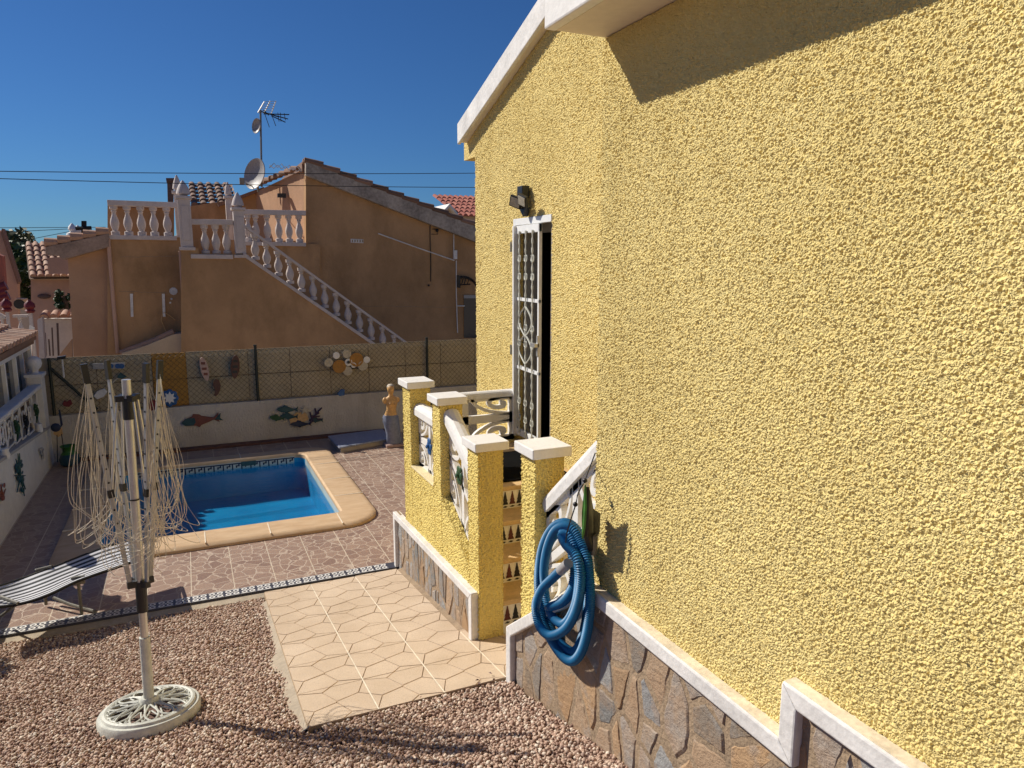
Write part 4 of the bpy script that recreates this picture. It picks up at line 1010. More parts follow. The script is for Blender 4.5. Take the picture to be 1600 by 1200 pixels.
def star(cx, cy, r, y, m, par, name='starfish', k=5, inner=.36, rot=-90):
    K = MB(); ps = []
    for i in range(2*k):
        a = R(rot + 180*i/k); q = r if i % 2 == 0 else r*inner; ps.append(PY(cx+q*math.cos(a), cy+q*math.sin(a), y))
    K.prism(ps, (0, .02, 0)); return K.build(name, m, par, bevel=.003)
star(476, 641, 8.5, YW-.035, M['sand'], rf)
# disc cluster on the fence
dc = thing('disc_ornament', 'cluster of cream and amber metal discs hung on the fence', 'wall ornament', tuple(PY(545, 566, YF)))
for (x, y, r, mm) in ((513.5, 566.5, 6.5, 'sand'), (525.5, 555.5, 5, 'white'), (542, 553, 6.5, 'sand'), (530, 572.5, 10, 'gold'), (543, 579.5, 7, 'sand'), (544.5, 566, 5.5, 'white'), (552.5, 570.5, 4, 'white'), (557, 562, 10.5, 'gold'), (567, 571.5, 7.5, 'sand'), (573, 562, 5, 'white')):
    c_ = PY(x, y, YF - .01*random.random()); rr_ = r/F*(11.9); K = MB(); K.lathe([(rr_*.5, -.008), (rr_, 0), (rr_, .006), (rr_*.9, .008), (rr_*.45, .002 if mm != 'gold' else -.004)], c_, 20, axis=(0, -1, 0)); K.build('disc', M[mm], dc, smooth=True)
K = MB(); K.lathe([(.024, 0), (.024, .014)], PY(544.5, 566, YF-.012), 14, axis=(0, -1, 0)); K.build('disc_centre', M['black'], dc)
# boats
def boat(cx, cy, w, h, tilt, mm, m2, label):
    t = thing('boat_ornament', label, 'wall ornament', tuple(PY(cx, cy, YF)), 'boat shaped plaques on the fence'); ps = []
    for i in range(20):
        a = 2*math.pi*i/20; u = math.cos(a)*w/2*(1 if math.sin(a) < 0 else (1-.35*math.sin(a)**3)); v = math.sin(a)*h/2; ps.append((cx+u*math.cos(tilt)-v*math.sin(tilt), cy+u*math.sin(tilt)+v*math.cos(tilt)))
    K = MB(); K.prism([PY(a, b, YF-.012) for a, b in ps], (0, .025, 0)); K.build('hull', M[mm], t, bevel=.004)
    K = MB()
    for s1, ww in ((-.25, .5), (-.02, .55), (.2, .5)):
        u0, v0 = cx - s1*h*math.sin(tilt), cy + s1*h*math.cos(tilt); K.prism([PY(u0-ww*w/2, v0-2.0, YF-.018), PY(u0+ww*w/2, v0-2.0, YF-.018), PY(u0+ww*w/2, v0+2.0, YF-.018), PY(u0-ww*w/2, v0+2.0, YF-.018)], (0, .008, 0))
    split_build(K, 'marking', M[m2], t)
boat(319.5, 577, 13, 38, R(-14), 'pinkw', 'fishred', 'pale boat shaped plaque with red marks tilted on the fence')
boat(367.5, 573.5, 14, 37, R(3), 'tbrown', 'black', 'dark brown boat shaped plaque hanging upright on the fence')
prof2('seahorse_ornament', [(337, 592), (342, 594), (345, 602), (344, 610), (341, 616), (338, 619), (334, 618), (336, 613), (335, 606), (332, 602), (334, 596)], YF-.01, M['tbrown'], 'brown seahorse shaped ornament below the boat plaques', 'wall ornament')
prof2('shell_ornament', [(527, 616), (533, 608), (539, 609), (538, 618), (531, 619)], YF-.01, M['blue'], 'small blue shell ornament at the foot of the fence', 'wall ornament')
sn = thing('flower_clock', 'blue and white flower shaped plaque on the ochre sheet', 'wall ornament', tuple(PY(266, 623, YF)))
K = MB()
for q in range(8):
    a = q*math.pi/4; K.blob(PY(265+9*math.cos(a), 622+9*math.sin(a), YF-.01), .047, 5, 8, (1, .3, 1))
split_build(K, 'petal', M['blue'], sn, smooth=True)
star(265, 622, 10, YF-.04, M['white'], sn, 'star', 8, .6)
prof2('red_ornament', [(233, 629), (238, 624), (243, 627), (243, 640), (236, 642), (232, 638)], YF-.01, M['redp'], 'dark red ornament beside the blue flower plaque', 'wall ornament')
prof2('crab_ornament', [(97, 631), (101, 625), (104, 628), (110, 624), (113, 631), (108, 636), (100, 635)], YF-.01, M['redp'], 'dark red crab shaped ornament low on the fence at left', 'wall ornament')
pq = thing('tile_plaque', 'narrow grey plaque with blue round tiles high on the fence', 'wall ornament', tuple(PY(170, 572, YF)))
K = MB(); K.prism([PY(a, b, YF-.01) for a, b in ((145, 568), (195, 567), (195, 576), (145, 577))], (0, .02, 0)); K.build('board', M['grey'], pq, bevel=.002)
K = MB()
for x in (173, 184, 190): K.lathe([(.035, 0), (.035, .006)], PY(x, 572, YF-.012), 12, axis=(0, -1, 0))
split_build(K, 'round_tile', M['blue'], pq)
gk = thing('bird_ornament', 'pale grey bird shaped ornament on the fence behind the dryer', 'wall ornament', tuple(PY(158, 613, YF)))
K = MB(); K.prism([PY(a, b, YF-.01) for a, b in ((146, 619), (152, 611), (163, 607), (168, 612), (162, 620), (152, 624))], (0, .02, 0)); K.build('body', M['white_old'], gk, bevel=.005)
hm = thing('toy_hammer', 'blue headed mallet ornament with pale handle on the fence', 'wall ornament', tuple(PY(186, 590, YF)))
K = MB(); K.prism([PY(a, b, YF-.015) for a, b in ((182, 590), (188, 582), (198, 588), (191, 592))], (0, .03, 0)); K.build('head', M['teal'], hm)
K = MB(); K.tube([PY(186, 589, YF), PY(176, 598, YF)], .012, 6); K.build('handle', M['sand'], hm)
sb = thing('solar_lamp', 'small solar lamp on a white stake clipped to the fence', 'lamp', tuple(PY(97, 565, YF)))
K = MB(); K.prism([PY(a, b, YF-.04) for a, b in ((89, 558), (102, 556), (102, 561), (89, 562))], (0, .08, 0)); K.build('head', M['black'], sb)
K = MB(); K.tube([PY(97, 561, YF), PY(100, 590, YF)], .012, 6); K.build('stake', M['white_old'], sb)
# garden stakes, green pot
K = MB(); pc = PZ(110, 728, ZT); pc.y = min(pc.y, 11.1); k_ = .10
K.lathe([(.06, 0), (.11, .03), (.125, .10), (.10, .17), (.075, .20)], pc, 18)
gp_ = thing('green_pot', 'green and blue glazed pot in the corner below the wall', 'pot', tuple(pc)); K.build('body', plain('pot_teal', (.01, .05, .08), .35), gp_, smooth=True)
K = MB(); K.lathe([(.10, .171), (.075, .205), (.078, .25), (.105, .28), (.095, .285), (.07, .25)], pc, 18); K.build('neck', plain('pot_green', (.03, .13, .02), .35), gp_, smooth=True)
sf = thing('sunflower_stake', 'faded metal sunflower with yellow skirt on thin stakes', 'garden ornament', tuple(PZ(90, 720, ZT)))
K = MB(); K.blob(PY(87, 668, 11.0), .06, 6, 10, (1, .4, 1)); K.prism([PY(a, b, 11.0) for a, b in ((91, 640), (94, 641), (98, 664), (95, 668))], (0, .02, 0)); K.build('bird', M['navy'], sf, smooth=True)
K = MB(); K.prism([PY(a, b, 11.01) for a, b in ((85, 672), (96, 668), (98, 679), (91, 683), (83, 678))], (0, .03, 0)); K.build('skirt', M['tan'], sf)
K = MB(); K.tube([PY(89, 680, 11.0), PY(90, 722, 11.0)], .006, 5); K.tube([PY(96, 678, 11.0), PY(100, 706, 11.0)], .006, 5); split_build(K, 'stake', M['black'], sf)
# grey board lying by the wall
bl = thing('grey_lid', 'flat blue grey plastic lid lying on the paving by the wall', 'lid', tuple(PZ(565, 690, ZT)))
q = [PZ(512, 681, ZT+.09), PZ(598, 670, ZT+.09), PZ(612, 684, ZT+.09), PZ(530, 699, ZT+.09)]
K = MB(); K.prism(q, (0, 0, -.025)); K.build('panel', M['board'], bl, bevel=.008)
cq = sum(q, Vector((0, 0, 0)))/4; K = MB(); K.prism([cq+(p-cq)*.93+Vector((0, 0, -.027)) for p in q], (0, 0, -.062)); K.build('base', plain('lid_base', (.42, .36, .30), .8), bl)
# statue
sp = PZ(613, 697, ZT); sp.y -= .0
sta = thing('garden_statue', 'half draped stone garden statue with golden torso beside the pillar', 'statue', tuple(sp))
HS = .92
def sec(z, cx, cy, rx, ry, fold=0, tw=0, n=28):
    return [(sp.x + cx + rx*(1+fold*math.cos(9*a+z*14+tw))*math.cos(a), sp.y + cy + ry*(1+fold*math.cos(9*a+z*14+tw))*math.sin(a), sp.z + z) for a in [2*math.pi*k/n for k in range(n)]]
def loft(K, secs):
    n = len(secs[0]); vs = [p for s in secs for p in s]
    fs = [(i*n+k, i*n+(k+1)%n, (i+1)*n+(k+1)%n, (i+1)*n+k) for i in range(len(secs)-1) for k in range(n)]; fs += [tuple(range(n-1, -1, -1)), tuple((len(secs)-1)*n+k for k in range(n))]; K.add(vs, fs)
K = MB(); loft(K, [sec(z, cx, cy, rx, ry, .06, z*6) for z, cx, cy, rx, ry in ((.05, .03, 0, .11, .09), (.1, .03, 0, .115, .095), (.2, .02, -.01, .108, .095), (.3, .0, -.02, .11, .10), (.38, -.015, -.015, .118, .10), (.45, -.015, 0, .115, .09), (.48, -.02, 0, .10, .08))]); K.build('drape', M['drape'], sta, smooth=True)
K = MB(); loft(K, [sec(z, cx, cy, rx, ry) for z, cx, cy, rx, ry in ((.44, -.01, 0, .098, .075), (.50, -.01, 0, .09, .07), (.56, .0, 0, .072, .058), (.61, .004, -.005, .076, .064), (.66, .006, -.012, .086, .07), (.70, .006, -.008, .10, .062), (.735, .004, 0, .098, .05), (.755, .002, 0, .055, .042), (.775, 0, 0, .033, .033), (.80, 0, -.002, .03, .032), (.815, 0, -.008, .04, .046), (.85, -.002, -.008, .05, .058), (.885, -.002, -.004, .053, .062), (.915, 0, .0, .045, .053), (.935, 0, .004, .02, .025))])
K.blob((sp.x-.095, sp.y, sp.z+.70), .036, 6, 10, (1, 1, 1.4)); K.blob((sp.x+.10, sp.y, sp.z+.70), .036, 6, 10, (1, 1, 1.2)); K.blob((sp.x-.03, sp.y-.07, sp.z+.655), .026, 6, 8); K.blob((sp.x+.04, sp.y-.07, sp.z+.655), .026, 6, 8)
K.build('torso', M['statue'], sta, smooth=True)
K = MB(); K.blob((sp.x, sp.y+.01, sp.z+.90), .056, 7, 12, (1, 1.15, .8)); K.blob((sp.x, sp.y+.06, sp.z+.87), .025, 6, 8); K.build('hair', plain('stone_hair', (.55, .48, .38), .8), sta, smooth=True)
K = MB(); K.box(sp.x-.11, sp.x+.15, sp.y-.11, sp.y+.11, ZT, ZT+.045); K.build('plinth', plain('pink_stone', (.45, .30, .25), .8), sta, bevel=.01)

# ------------------------------------------------------------------ left boundary wall and neighbour's sun room
XL = -1.8
lw = thing('side_wall', 'long off white boundary wall with white lattice balustrade along the left', 'wall', (XL, 9, ZT))
wt = lambda y: .435 - (y-8.49)*.0855
K = MB(); K.prism([(XL, 7.32, -1.2), (XL, 11.4, -1.2), (XL, 11.4, wt(11.4)), (XL, 7.32, wt(7.32))], (-.22, 0, 0)); K.prism([(XL, 0, -1.2), (XL, 7.32, -1.2), (XL, 7.32, .13), (XL, 0, .5)], (-.2, 0, 0)); K.build('render', M['lwall'], lw)
K = MB(); K.prism([(XL+.02, 7.3, wt(7.3)), (XL+.02, 11.38, wt(11.38)), (XL+.02, 11.38, wt(11.38)+.035), (XL+.02, 7.3, wt(7.3)+.035)], (-.27, 0, 0)); K.build('ledge', plain('grey_ledge', (.38, .36, .34), .85), lw, bevel=.006)
K = MB(); yy = 11.0; k_i = 0
while yy > 7.6:
    w_ = .36; z0 = wt(yy-w_/2)+.05
    fm = (lambda y0, z0: (lambda u, v, t: (XL-.05+t, y0-u, z0+v)))(yy, z0); H_ = .80-z0-.02
    strip2(K, [(.006, 0), (.006, H_)], .016, fm, -.006, .006); strip2(K, [(0, .008), (w_+.015, .008)], .018, fm, -.006, .006); strip2(K, [(0, H_-.008), (w_+.015, H_-.008)], .018, fm, -.006, .006)
    for s1 in (0, 1):
        P_ = [(w_*(s1 + (1-2*s1)*(.5-.5*math.cos(math.pi*q/10))), H_*q/10) for q in range(11)]; strip2(K, P_, .014, fm, -.005, .005)
    strip2(K, [(w_*.5+.075*math.cos(q*math.pi/8), H_*.5+.10*math.sin(q*math.pi/8)) for q in range(16)], .012, fm, -.005, .005, True)
    yy -= .375
K.build('lattice', M['white'], lw)
K = MB(); K.box(XL-.13, XL+.01, 7.4, 11.05, .79, .84); K.build('rail', M['lwall'], lw, bevel=.012)
for (ya, yb) in ((11.02, 11.28), (7.32, 7.5)):
    K = MB(); K.box(XL-.15, XL+.015, ya, yb, 0, .93); p = K.build('post', M['lwall'], lw, bevel=.008)
    K = MB(); K.box(XL-.17, XL+.035, ya-.02, yb+.02, .93, .97); c_ = (XL-.07, (ya+yb)/2, .97); K.lathe([(.05, 0), (.035, .03), (.05, .05), (.08, .08), (.095, .13), (.085, .18), (.05, .215), (.01, .225)], c_, 18); K.build('ball_finial', M['white_old'], p, smooth=True)
for i, (px, py, w_, h_, mm, nm) in enumerate(((31, 745, 20, 50, 'teal', 'dark teal reef shaped ornament on the left white wall'), (65, 707, 9, 22, 'grey', 'small grey green turtle shaped ornament on the left white wall'), (3, 775, 12, 24, 'fishred', 'dark red fish tail ornament at the left picture edge'))):
    c_ = PX(px, py, XL+.015); K = MB(); rr2 = random.Random(i)
    for q in range(14 if i == 0 else 6):
        sc_ = .001*w_; K.blob((XL+.02, c_.y+rr2.uniform(-1, 1)*w_*.010, c_.z+rr2.uniform(-1, 1)*h_*.0035), .018+.014*rr2.random(), 5, 7, (.3, 2.6 if i == 0 else 1.6, 1.0))
    for q in range(10 if i == 0 else 3):
        a = rr2.uniform(0, 6.28); K.tube([(XL+.02, c_.y, c_.z), (XL+.02, c_.y+math.cos(a)*w_*.013, c_.z+math.sin(a)*h_*.0052)], [.014, .005], 5)
    single(K, 'wall_ornament', M[mm], nm, 'wall ornament', smooth=True)
for i, (px, py, mm, nm) in enumerate(((57, 645, 'dgreen', 'dark green lizard ornament hung on the left white lattice'), (27, 672, 'dgreen', 'smaller green gecko ornament on the left white lattice'), (41, 663, 'black', 'dark butterfly ornament between the two lizards on the lattice'))):
    c_ = PX(px, py, XL+.0); K = MB(); x = XL+.0
    K.tube(crom([(x, c_.y-.06, c_.z+.12), (x, c_.y, c_.z+.05), (x, c_.y+.02, c_.z-.03), (x, c_.y-.05, c_.z-.12)], 4), [.012, .02, .022, .026, .03, .03, .028, .024, .018, .014, .01, .007, .004][:13], 6)
    for s1 in (-1, 1):
        for zz2 in (.05, -.04): K.tube([(x, c_.y, c_.z+zz2), (x, c_.y+s1*.1, c_.z+zz2+.03)], .01, 5)
    single(K, 'lattice_ornament', M[mm], nm, 'wall ornament', smooth=True)
for i, (px, py) in enumerate(((61, 668), (8, 708))):
    c_ = PX(px, py, XL-.0); K = MB(); K.lathe([(.035, -.06), (.045, -.02), (.035, .02), (.04, .05)], (XL+.0, c_.y, c_.z), 12); single(K, 'ledge_pot', M['white_old'], ['small white pot on the ledge near the ball finial', 'small white pot on the ledge at the left picture edge'][i], 'pot', smooth=True)

XC = -2.02
sr = thing('sun_room', 'neighbour sun room with white framed windows and terracotta tiled roof', 'sun room', (XC-1.5, 10.5, ZT))
K = MB(); K.box(XC-3, XC-.02, 8.95, 12.0, -1.2, .60); K.build('base_wall', plain('shaded_base', (.20, .16, .13), .9), sr); K = MB(); K.box(XC-3, XC-.3, 8.95, 12.0, .6, 1.3); K.build('wall', M['lwall'], sr)  # off-white base wall coloured grey-brown for the shade behind the lattice
K = MB()
for y in (9.0, 9.62, 10.22, 10.85, 11.3, 11.86): K.box(XC-.05, XC+.012, y, y+.05, .6, 1.27)
K.box(XC-.05, XC+.01, 9.0, 11.93, 1.22, 1.29); K.box(XC-.05, XC+.014, 9.0, 11.93, .58, .66); K.box(XC-.8, XC-.05, 11.88, 11.93, .6, 1.3); K.build('window_frame', M['gate'], sr, bevel=.004)
K = MB()
for a, b in ((9.07, 9.62), (9.69, 10.22), (10.29, 10.85), (10.92, 11.3), (11.37, 11.86)): K.box(XC-.04, XC-.03, a, b, .66, 1.22)
split_build(K, 'pane', M['glass'], sr)
K = MB(); K.prism([(XC+.06, 8.85, 1.30), (XC+.06, 12.08, 1.335), (XC+.06, 12.08, 1.395), (XC+.06, 8.85, 1.36)], (-.03, 0, 0)); K.prism([(XC+.03, 12.08, 1.31), (-5, 12.08, 2.1), (-5, 12.08, 2.2), (XC+.03, 12.08, 1.395)], (0, -.04, 0)); K.build('fascia', plain('brown_fascia', (.26, .16, .11), .8), sr)
K = MB(); K.prism([(XC+.03, 8.85, 1.34), (-5, 8.85, 2.12), (-5, 8.85, 2.05), (XC+.03, 8.85, 1.28)], (0, 3.2, 0)); K.build('roof_deck', M['tile_dark'], sr)
K = MB(); tile_roof(K, (XC+.05, 8.85, 1.375), (0, 1, 0), (-1, 0, .27), 16, 7, (.27, 0, 1), .07, .2, .35); K.build('roof_tiles', M['tile'], sr, smooth=True)
# trees off to the left whose shade falls on the yard
def tree(name, base, h, cr, label, n=900, mt='leaf', trunk=.08, cats='tree', lr=(.04, .09), sq=.8, seed=0):
    r_ = random.Random(seed); t = thing(name, label, cats, tuple(base)); b = Vector(base)
    K = MB(); K.tube(crom([b, b+Vector((.05*h, .03*h, h*.4)), b+Vector((0, 0, h*.8))], 4), [trunk*(1-.08*i) for i in range(9)], 8)
    cen = []
    for q in range(9):
        a = r_.uniform(0, 6.28); rr_ = cr*r_.uniform(.2, .75); c_ = b+Vector((rr_*math.cos(a), rr_*math.sin(a), h*.62+cr*sq*r_.uniform(-.55, .75))); cen.append((c_, cr*r_.uniform(.28, .5))); K.tube([b+Vector((0, 0, h*.45)), c_], [trunk*.4, trunk*.1], 5)
    K.build('trunk', M['bark'], t, smooth=True); K = MB()
    for q in range(n):
        c_, rad = r_.choice(cen); d = Vector((r_.gauss(0, 1), r_.gauss(0, 1), r_.gauss(0, 1))).normalized()*rad*r_.uniform(.45, 1.1); p = c_+d; s_ = r_.uniform(*lr)
        u_ = Vector((r_.gauss(0, 1), r_.gauss(0, 1), r_.gauss(0, .7))).normalized(); v_ = u_.orthogonal().normalized()*s_*.5; u_ = u_*s_
        K.add([p-u_, p+v_, p+u_, p-v_], [(0, 1, 2, 3)])
    K.build('crown', M[mt], t); return t
tree('garden_shrub', (-2.22, 6.20, -.3), 1.55, .27, 'leafy shrub left of the yard nearest the balustrade end', 1100, lr=(.03, .06), trunk=.02, cats='shrub', sq=.5, seed=3)
tree('garden_shrub', (-2.15, 5.60, -.2), 1.45, .20, 'smaller leafy shrub left of the yard nearer the gravel edge', 800, lr=(.03, .06), trunk=.02, cats='shrub', sq=.5, seed=5)

# ------------------------------------------------------------------ ochre neighbour house
Y1, Y2, Y3 = 16.0, 14.8, 15.5
oh = thing('ochre_house', 'ochre rendered neighbour house with sloping roof edge and outside stairs', 'house', tuple(PY(500, 540, Y1)))
def pxp(K, pts, y, d=.25): K.prism([PY(a, b, y) for a, b in pts], (0, d, 0))
K = MB(); pxp(K, [(478, 262), (800, 392), (800, 640), (478, 640)], Y1, .3); K.build('main_wall', M['ochre'], oh)
K = MB(); P0, P1 = PY(478, 262, Y1), PY(478, 640, Y1); Q0 = PY(399, 300, 19.2); x2_, y2_ = Q0.x, 19.2
K.prism([(P0.x, Y1+.302, P1.z), (P0.x, Y1+.302, P0.z), (x2_, y2_, Q0.z), (x2_, y2_, P1.z)], (.25, 0, 0)); K.prism([(P0.x, Y1+.001, P1.z), (P0.x, Y1+.001, P0.z), (P0.x, Y1+.301, P0.z), (P0.x, Y1+.301, P1.z)], (-.003, 0, 0)) ; K.build('side_wall', M['ochre2'], oh)
K = MB(); pxp(K, [(478, 251), (488, 251), (800, 376), (800, 400), (478, 274)], Y1-.16, .155); K.build('roof_edge', M['concrete'] if 0 else plain('stained_concrete_edge', (.36, .31, .26), .9, .45, 2.2, .006, 20), oh, bevel=.01)
K = MB(); A_ = PY(476, 249, Y1-.2); B_ = PY(800, 374, Y1-.2); sl_ = (B_-A_); nt = int(sl_.length/.36)
for j in range(2):
    for i in range(nt+1):
        p = A_ + sl_.normalized()*(i*.36) + Vector((0, .08+j*.22, .01)); e_ = p + sl_.normalized()*.40 + Vector((0, 0, -.0)); K.tube([p+Vector((0, 0, -.01)), e_+Vector((0, 0, .035))], [.055, .07], 8)
K.build('ridge_tiles', M['tile_dark'], oh, smooth=True)
K = MB(); K.prism([A_+Vector((0, .4, .0)), B_+Vector((0, .4, .0)), B_+Vector((0, .4, -.2)), A_+Vector((0, .4, -.2))], (0, 3.4, 0)); K.build('roof', M['tile_dark'], oh)
K = MB(); A2 = PY(470, 262, Y1+.4); C2 = PY(397, 292, 19.2)
for i in range(9): K.tube([A2.lerp(C2, i/9)+Vector((-.06, 0, -.02)), A2.lerp(C2, (i+1)/9)+Vector((-.06, 0, .02))], [.05, .065], 7)
K.build('verge_tiles', M['tile_dark'], oh, smooth=True)
# stair block
K = MB(); pxp(K, [(283, 388), (310, 388), (311, 396), (381, 396), (640, 576), (660, 640), (283, 640)], Y2, 1.0); K.build('stair_wall', M['ochre'], oh)
K = MB(); pxp(K, [(168, 369), (283, 371), (283, 640), (168, 640)], Y3, .5); K.box(PY(168, 369, Y3).x, PY(478, 375, Y3).x, Y3+.5, Y1+2.5, 2.55, PY(283, 371, Y3).z-.02); pxp(K, [(380, 381), (500, 381), (500, 640), (380, 640)], Y1-.14, .13); split_build(K, 'terrace_wall', M['ochre'], oh)
K = MB(); pxp(K, [(106, 403), (170, 384), (170, 640), (120, 640)], Y3+.15, .4); K.build('wing_wall', M['ochre2'], oh)
K = MB(); pxp(K, [(71, 386), (170, 365), (170, 386), (98, 406), (92, 400), (71, 398)], Y3-.1, .245); K.build('wing_eave', plain('wing_eave_paint', (.34, .24, .18), .9, .3, 4), oh, bevel=.01)
K = MB(); a_, b_ = PY(70, 383, Y3-.05), PY(170, 362, Y3-.05)
for i in range(5): K.tube([a_.lerp(b_, i/5)+Vector((0, .02, .05)), a_.lerp(b_, (i+1)/5)+Vector((0, .02, .0))], [.085, .07], 8)
split_build(K, 'wing_tiles', M['tile'], oh, smooth=True)
K = MB(); pxp(K, [(190, 552), (228, 540), (270, 523), (292, 520), (292, 640), (190, 640)], Y3-.45, .44); K.build('lean_to_wall', M['cream'], oh)
K = MB()
for (a, b, c, d) in ((188, 552, 222, 541), (218, 541, 250, 530), (246, 530, 272, 519)): K.tube([PY(a, b, Y3-.3), PY(c, d, Y3-.3)], [.055, .07], 8)
split_build(K, 'lean_to_tiles', M['tile'], oh, smooth=True)
K = MB()
for (a, b, c, d, yy) in ((169, 372, 184, 552, Y3-.05), (282, 392, 290, 520, Y3-.42)): K.tube([PY(a, b, yy), PY(c, d, yy)], .035, 8)
split_build(K, 'downpipe', M['peach'], oh)
# coping slabs under balustrades
def slabpx(K, a, b, y, t=.07, over=.06, d=.5): 
    p, q = PY(*a, y-over), PY(*b, y-over); K.prism([p, q, q+Vector((0, 0, t)), p+Vector((0, 0, t))], (0, d, 0))
M['bal'] = plain('balustrade_white', (.56, .49, .455), .75, .10, 6, .002, 30)
BAL = [(.95, 0), (.95, .12), (.55, .14), (.62, .18), (.9, .30), (1.0, .40), (.85, .52), (.5, .66), (.42, .74), (.62, .79), (.5, .82), (.85, .87), (.9, 1.0)]
def baluster(par, pb, pt, r):
    h = pt.z-pb.z; K = MB(); K.lathe([(a*r, b*h) for a, b in BAL], pb, 10); K.build('baluster', M['bal'], par, smooth=True)
def balus(name, x0, x1, yt0, yt1, yb0, yb1, y, xs, rail_t=.10):
    K = MB(); a, b = PY(x0, yt0, y-.08), PY(x1, yt1, y-.08); K.prism([a, b, b-Vector((0, 0, rail_t)), a-Vector((0, 0, rail_t))], (0, .16, 0))
    a, b = PY(x0, yb0, y-.155), PY(x1, yb1, y-.155); K.prism([a, b, b+Vector((0, 0, -.08)), a+Vector((0, 0, -.08))], (0, .30, 0)); o = K.build(name, M['bal'], oh, bevel=.008)
    for x in xs:
        t = (x-x0)/(x1-x0); pt = PY(x, yt0+(yt1-yt0)*t, y); pb = PY(x, yb0+(yb1-yb0)*t, y); pb.x = pt.x; pb.z -= 0; pt.z -= rail_t*.9; baluster(o, pb, pt, .078)
balus('balustrade', 167, 276, 312, 316, 367, 369, Y3+.1, (176, 197, 218, 238, 259))
balus('balustrade', 298, 364, 342, 343, 397, 398, Y2+.12, (318, 335, 352))
balus('balustrade', 380, 478, 327, 329, 377, 379, Y1-.05, (386, 398, 416, 434, 450, 466))
balus('stair_balustrade', 380, 640, 349, 537, 394, 573, Y2+.12, [397+18.2*i for i in range(13)], .06)
def post(x0, x1, yt, yb, y, yf, par=None):
    a, b = PY(x0, yt, y), PY(x1, yb, y); w_ = PY(x1, yt, y).x - a.x
    K = MB(); K.box(a.x, a.x+w_, y, y+w_, b.z, a.z); K.box(a.x-.03, a.x+w_+.03, y-.03, y+w_+.03, a.z, a.z+.05); K.box(a.x-.03, a.x+w_+.03, y-.03, y+w_+.03, b.z-.06, b.z)
    K.box(a.x+w_*.2, a.x+w_*.8, y-.012, y, b.z+.12, a.z-.12); o = K.build('post', M['bal'], oh, bevel=.012)
    t = PY((x0+x1)/2, yf, y); h = t.z-a.z-.05; c_ = (a.x+w_/2, y+w_/2, a.z+.05); K = MB(); K.lathe([(w_*.45, 0), (w_*.3, h*.07), (w_*.58, h*.14), (w_*.56, h*.24), (w_*.46, h*.5), (w_*.27, h*.78), (.012, h)], c_, 12); K.build('finial', M['bal'], o, smooth=True)
post(277, 297, 310, 386, Y2+.0, 281); post(364, 381, 328, 398, Y2+.0, 300); post(271, 284, 302, 368, Y2+1.0, 273); post(352, 362, 310, 398, Y2+1.6, 284)
# back parapet walls and roofs seen over the terrace
K = MB(); pxp(K, [(180, 322), (272, 322), (272, 372), (180, 372)], Y1+3, .2); pxp(K, [(168, 320), (182, 324), (182, 372), (168, 372)], Y1+1.6, .2); pxp(K, [(298, 322), (352, 314), (400, 296), (418, 294), (425, 380), (298, 380)], Y1+3.2, .2); split_build(K, 'rear_wall', M['ochre'], oh)
K = MB(); pxp(K, [(180, 318), (272, 320), (272, 326), (180, 324)], Y1+2.9, .3); pxp(K, [(340, 318), (412, 292), (414, 296), (342, 323)], Y1+3.05, .2); split_build(K, 'rear_coping', M['tile_dark'], oh)
K = MB(); o_ = PY(297, 323, Y1+3.6); tile_roof(K, o_, (1, 0, .03), (0, 1, .34), 5, 6, (0, -.3, 1), .08, .21, .38); K.build('rear_roof', M['tile_dark'], oh, smooth=True)
K = MB(); pxp(K, [(261, 282), (271, 282), (271, 316), (262, 316)], Y1+4, .35); pxp(K, [(259, 278), (274, 278), (273, 284), (260, 284)], Y1+3.95, .45); split_build(K, 'chimney', M['rust'], oh, bevel=.01)
# wall furniture
K = MB(); pxp(K, [(548, 373), (568, 374), (568, 380), (548, 379)], Y1-.01, .02); K.build('vent', M['white_old'], oh)
K = MB()
for i in range(5): x = 550+4*i; pxp(K, [(x, 374.5), (x+1.5, 374.5), (x+1.5, 378.5), (x, 378.5)], Y1-.018, .01)
K.build('vent_slot', M['mortar'], oh)
K = MB()
for pts_ in (((591, 365), (652, 387), (710, 407)), ((713, 407), (713, 460), (715, 520)), ((709, 362), (709, 405)), ((714, 478), (726, 478))): K.tube([PY(a, b, Y1-.02) for a, b in pts_], .014, 5)
pxp(K, [(709, 391), (714.5, 391), (714.5, 405), (709, 405)], Y1-.05, .05); K.build('conduit', M['white_old'], oh)
K = MB(); K.tube(crom([PY(a, b, Y1-.02) for a, b in ((680, 330), (673, 345), (672, 368), (673, 400), (673, 440))], 4), .012, 5); K.tube([PY(675, 358, Y1-.02), PY(684, 358, Y1-.06), PY(684, 366, Y1-.02), PY(674, 366, Y1-.02)], .008, 5); K.blob(PY(683, 360, Y1-.05), .04); K.blob(PY(670, 446, Y1-.03), .025); K.build('cable', M['black'], oh)
K = MB(); pxp(K, [(716, 430), (719.5, 431), (719.5, 450), (716, 449)], Y1-.12, .11)
K.tube(crom([PY(a, b, Y1-.7) if i > 2 else PY(a, b, Y1-.1) for i, (a, b) in enumerate(((719, 433), (730, 434), (740, 440), (748, 452)))], 4), .03, 6)
for x in (724, 728, 733): K.tube([PY(x, 435, Y1-.15), PY(x-3, 445, Y1-.15)], .012, 5)
K.tube([PY(719, 445, Y1-.12), PY(735, 444, Y1-.3)], .014, 5); K.build('canopy', M['black'], oh)
K = MB(); pxp(K, [(725, 462), (790, 462), (790, 528), (725, 528)], Y1-.02, .019); K.build('window', M['glass'], oh)
K = MB(); pxp(K, [(725, 461), (790, 461), (790, 466), (725, 466)], Y1-.04, .019); K.build('shutter_box', M['grey'], oh)
K = MB()
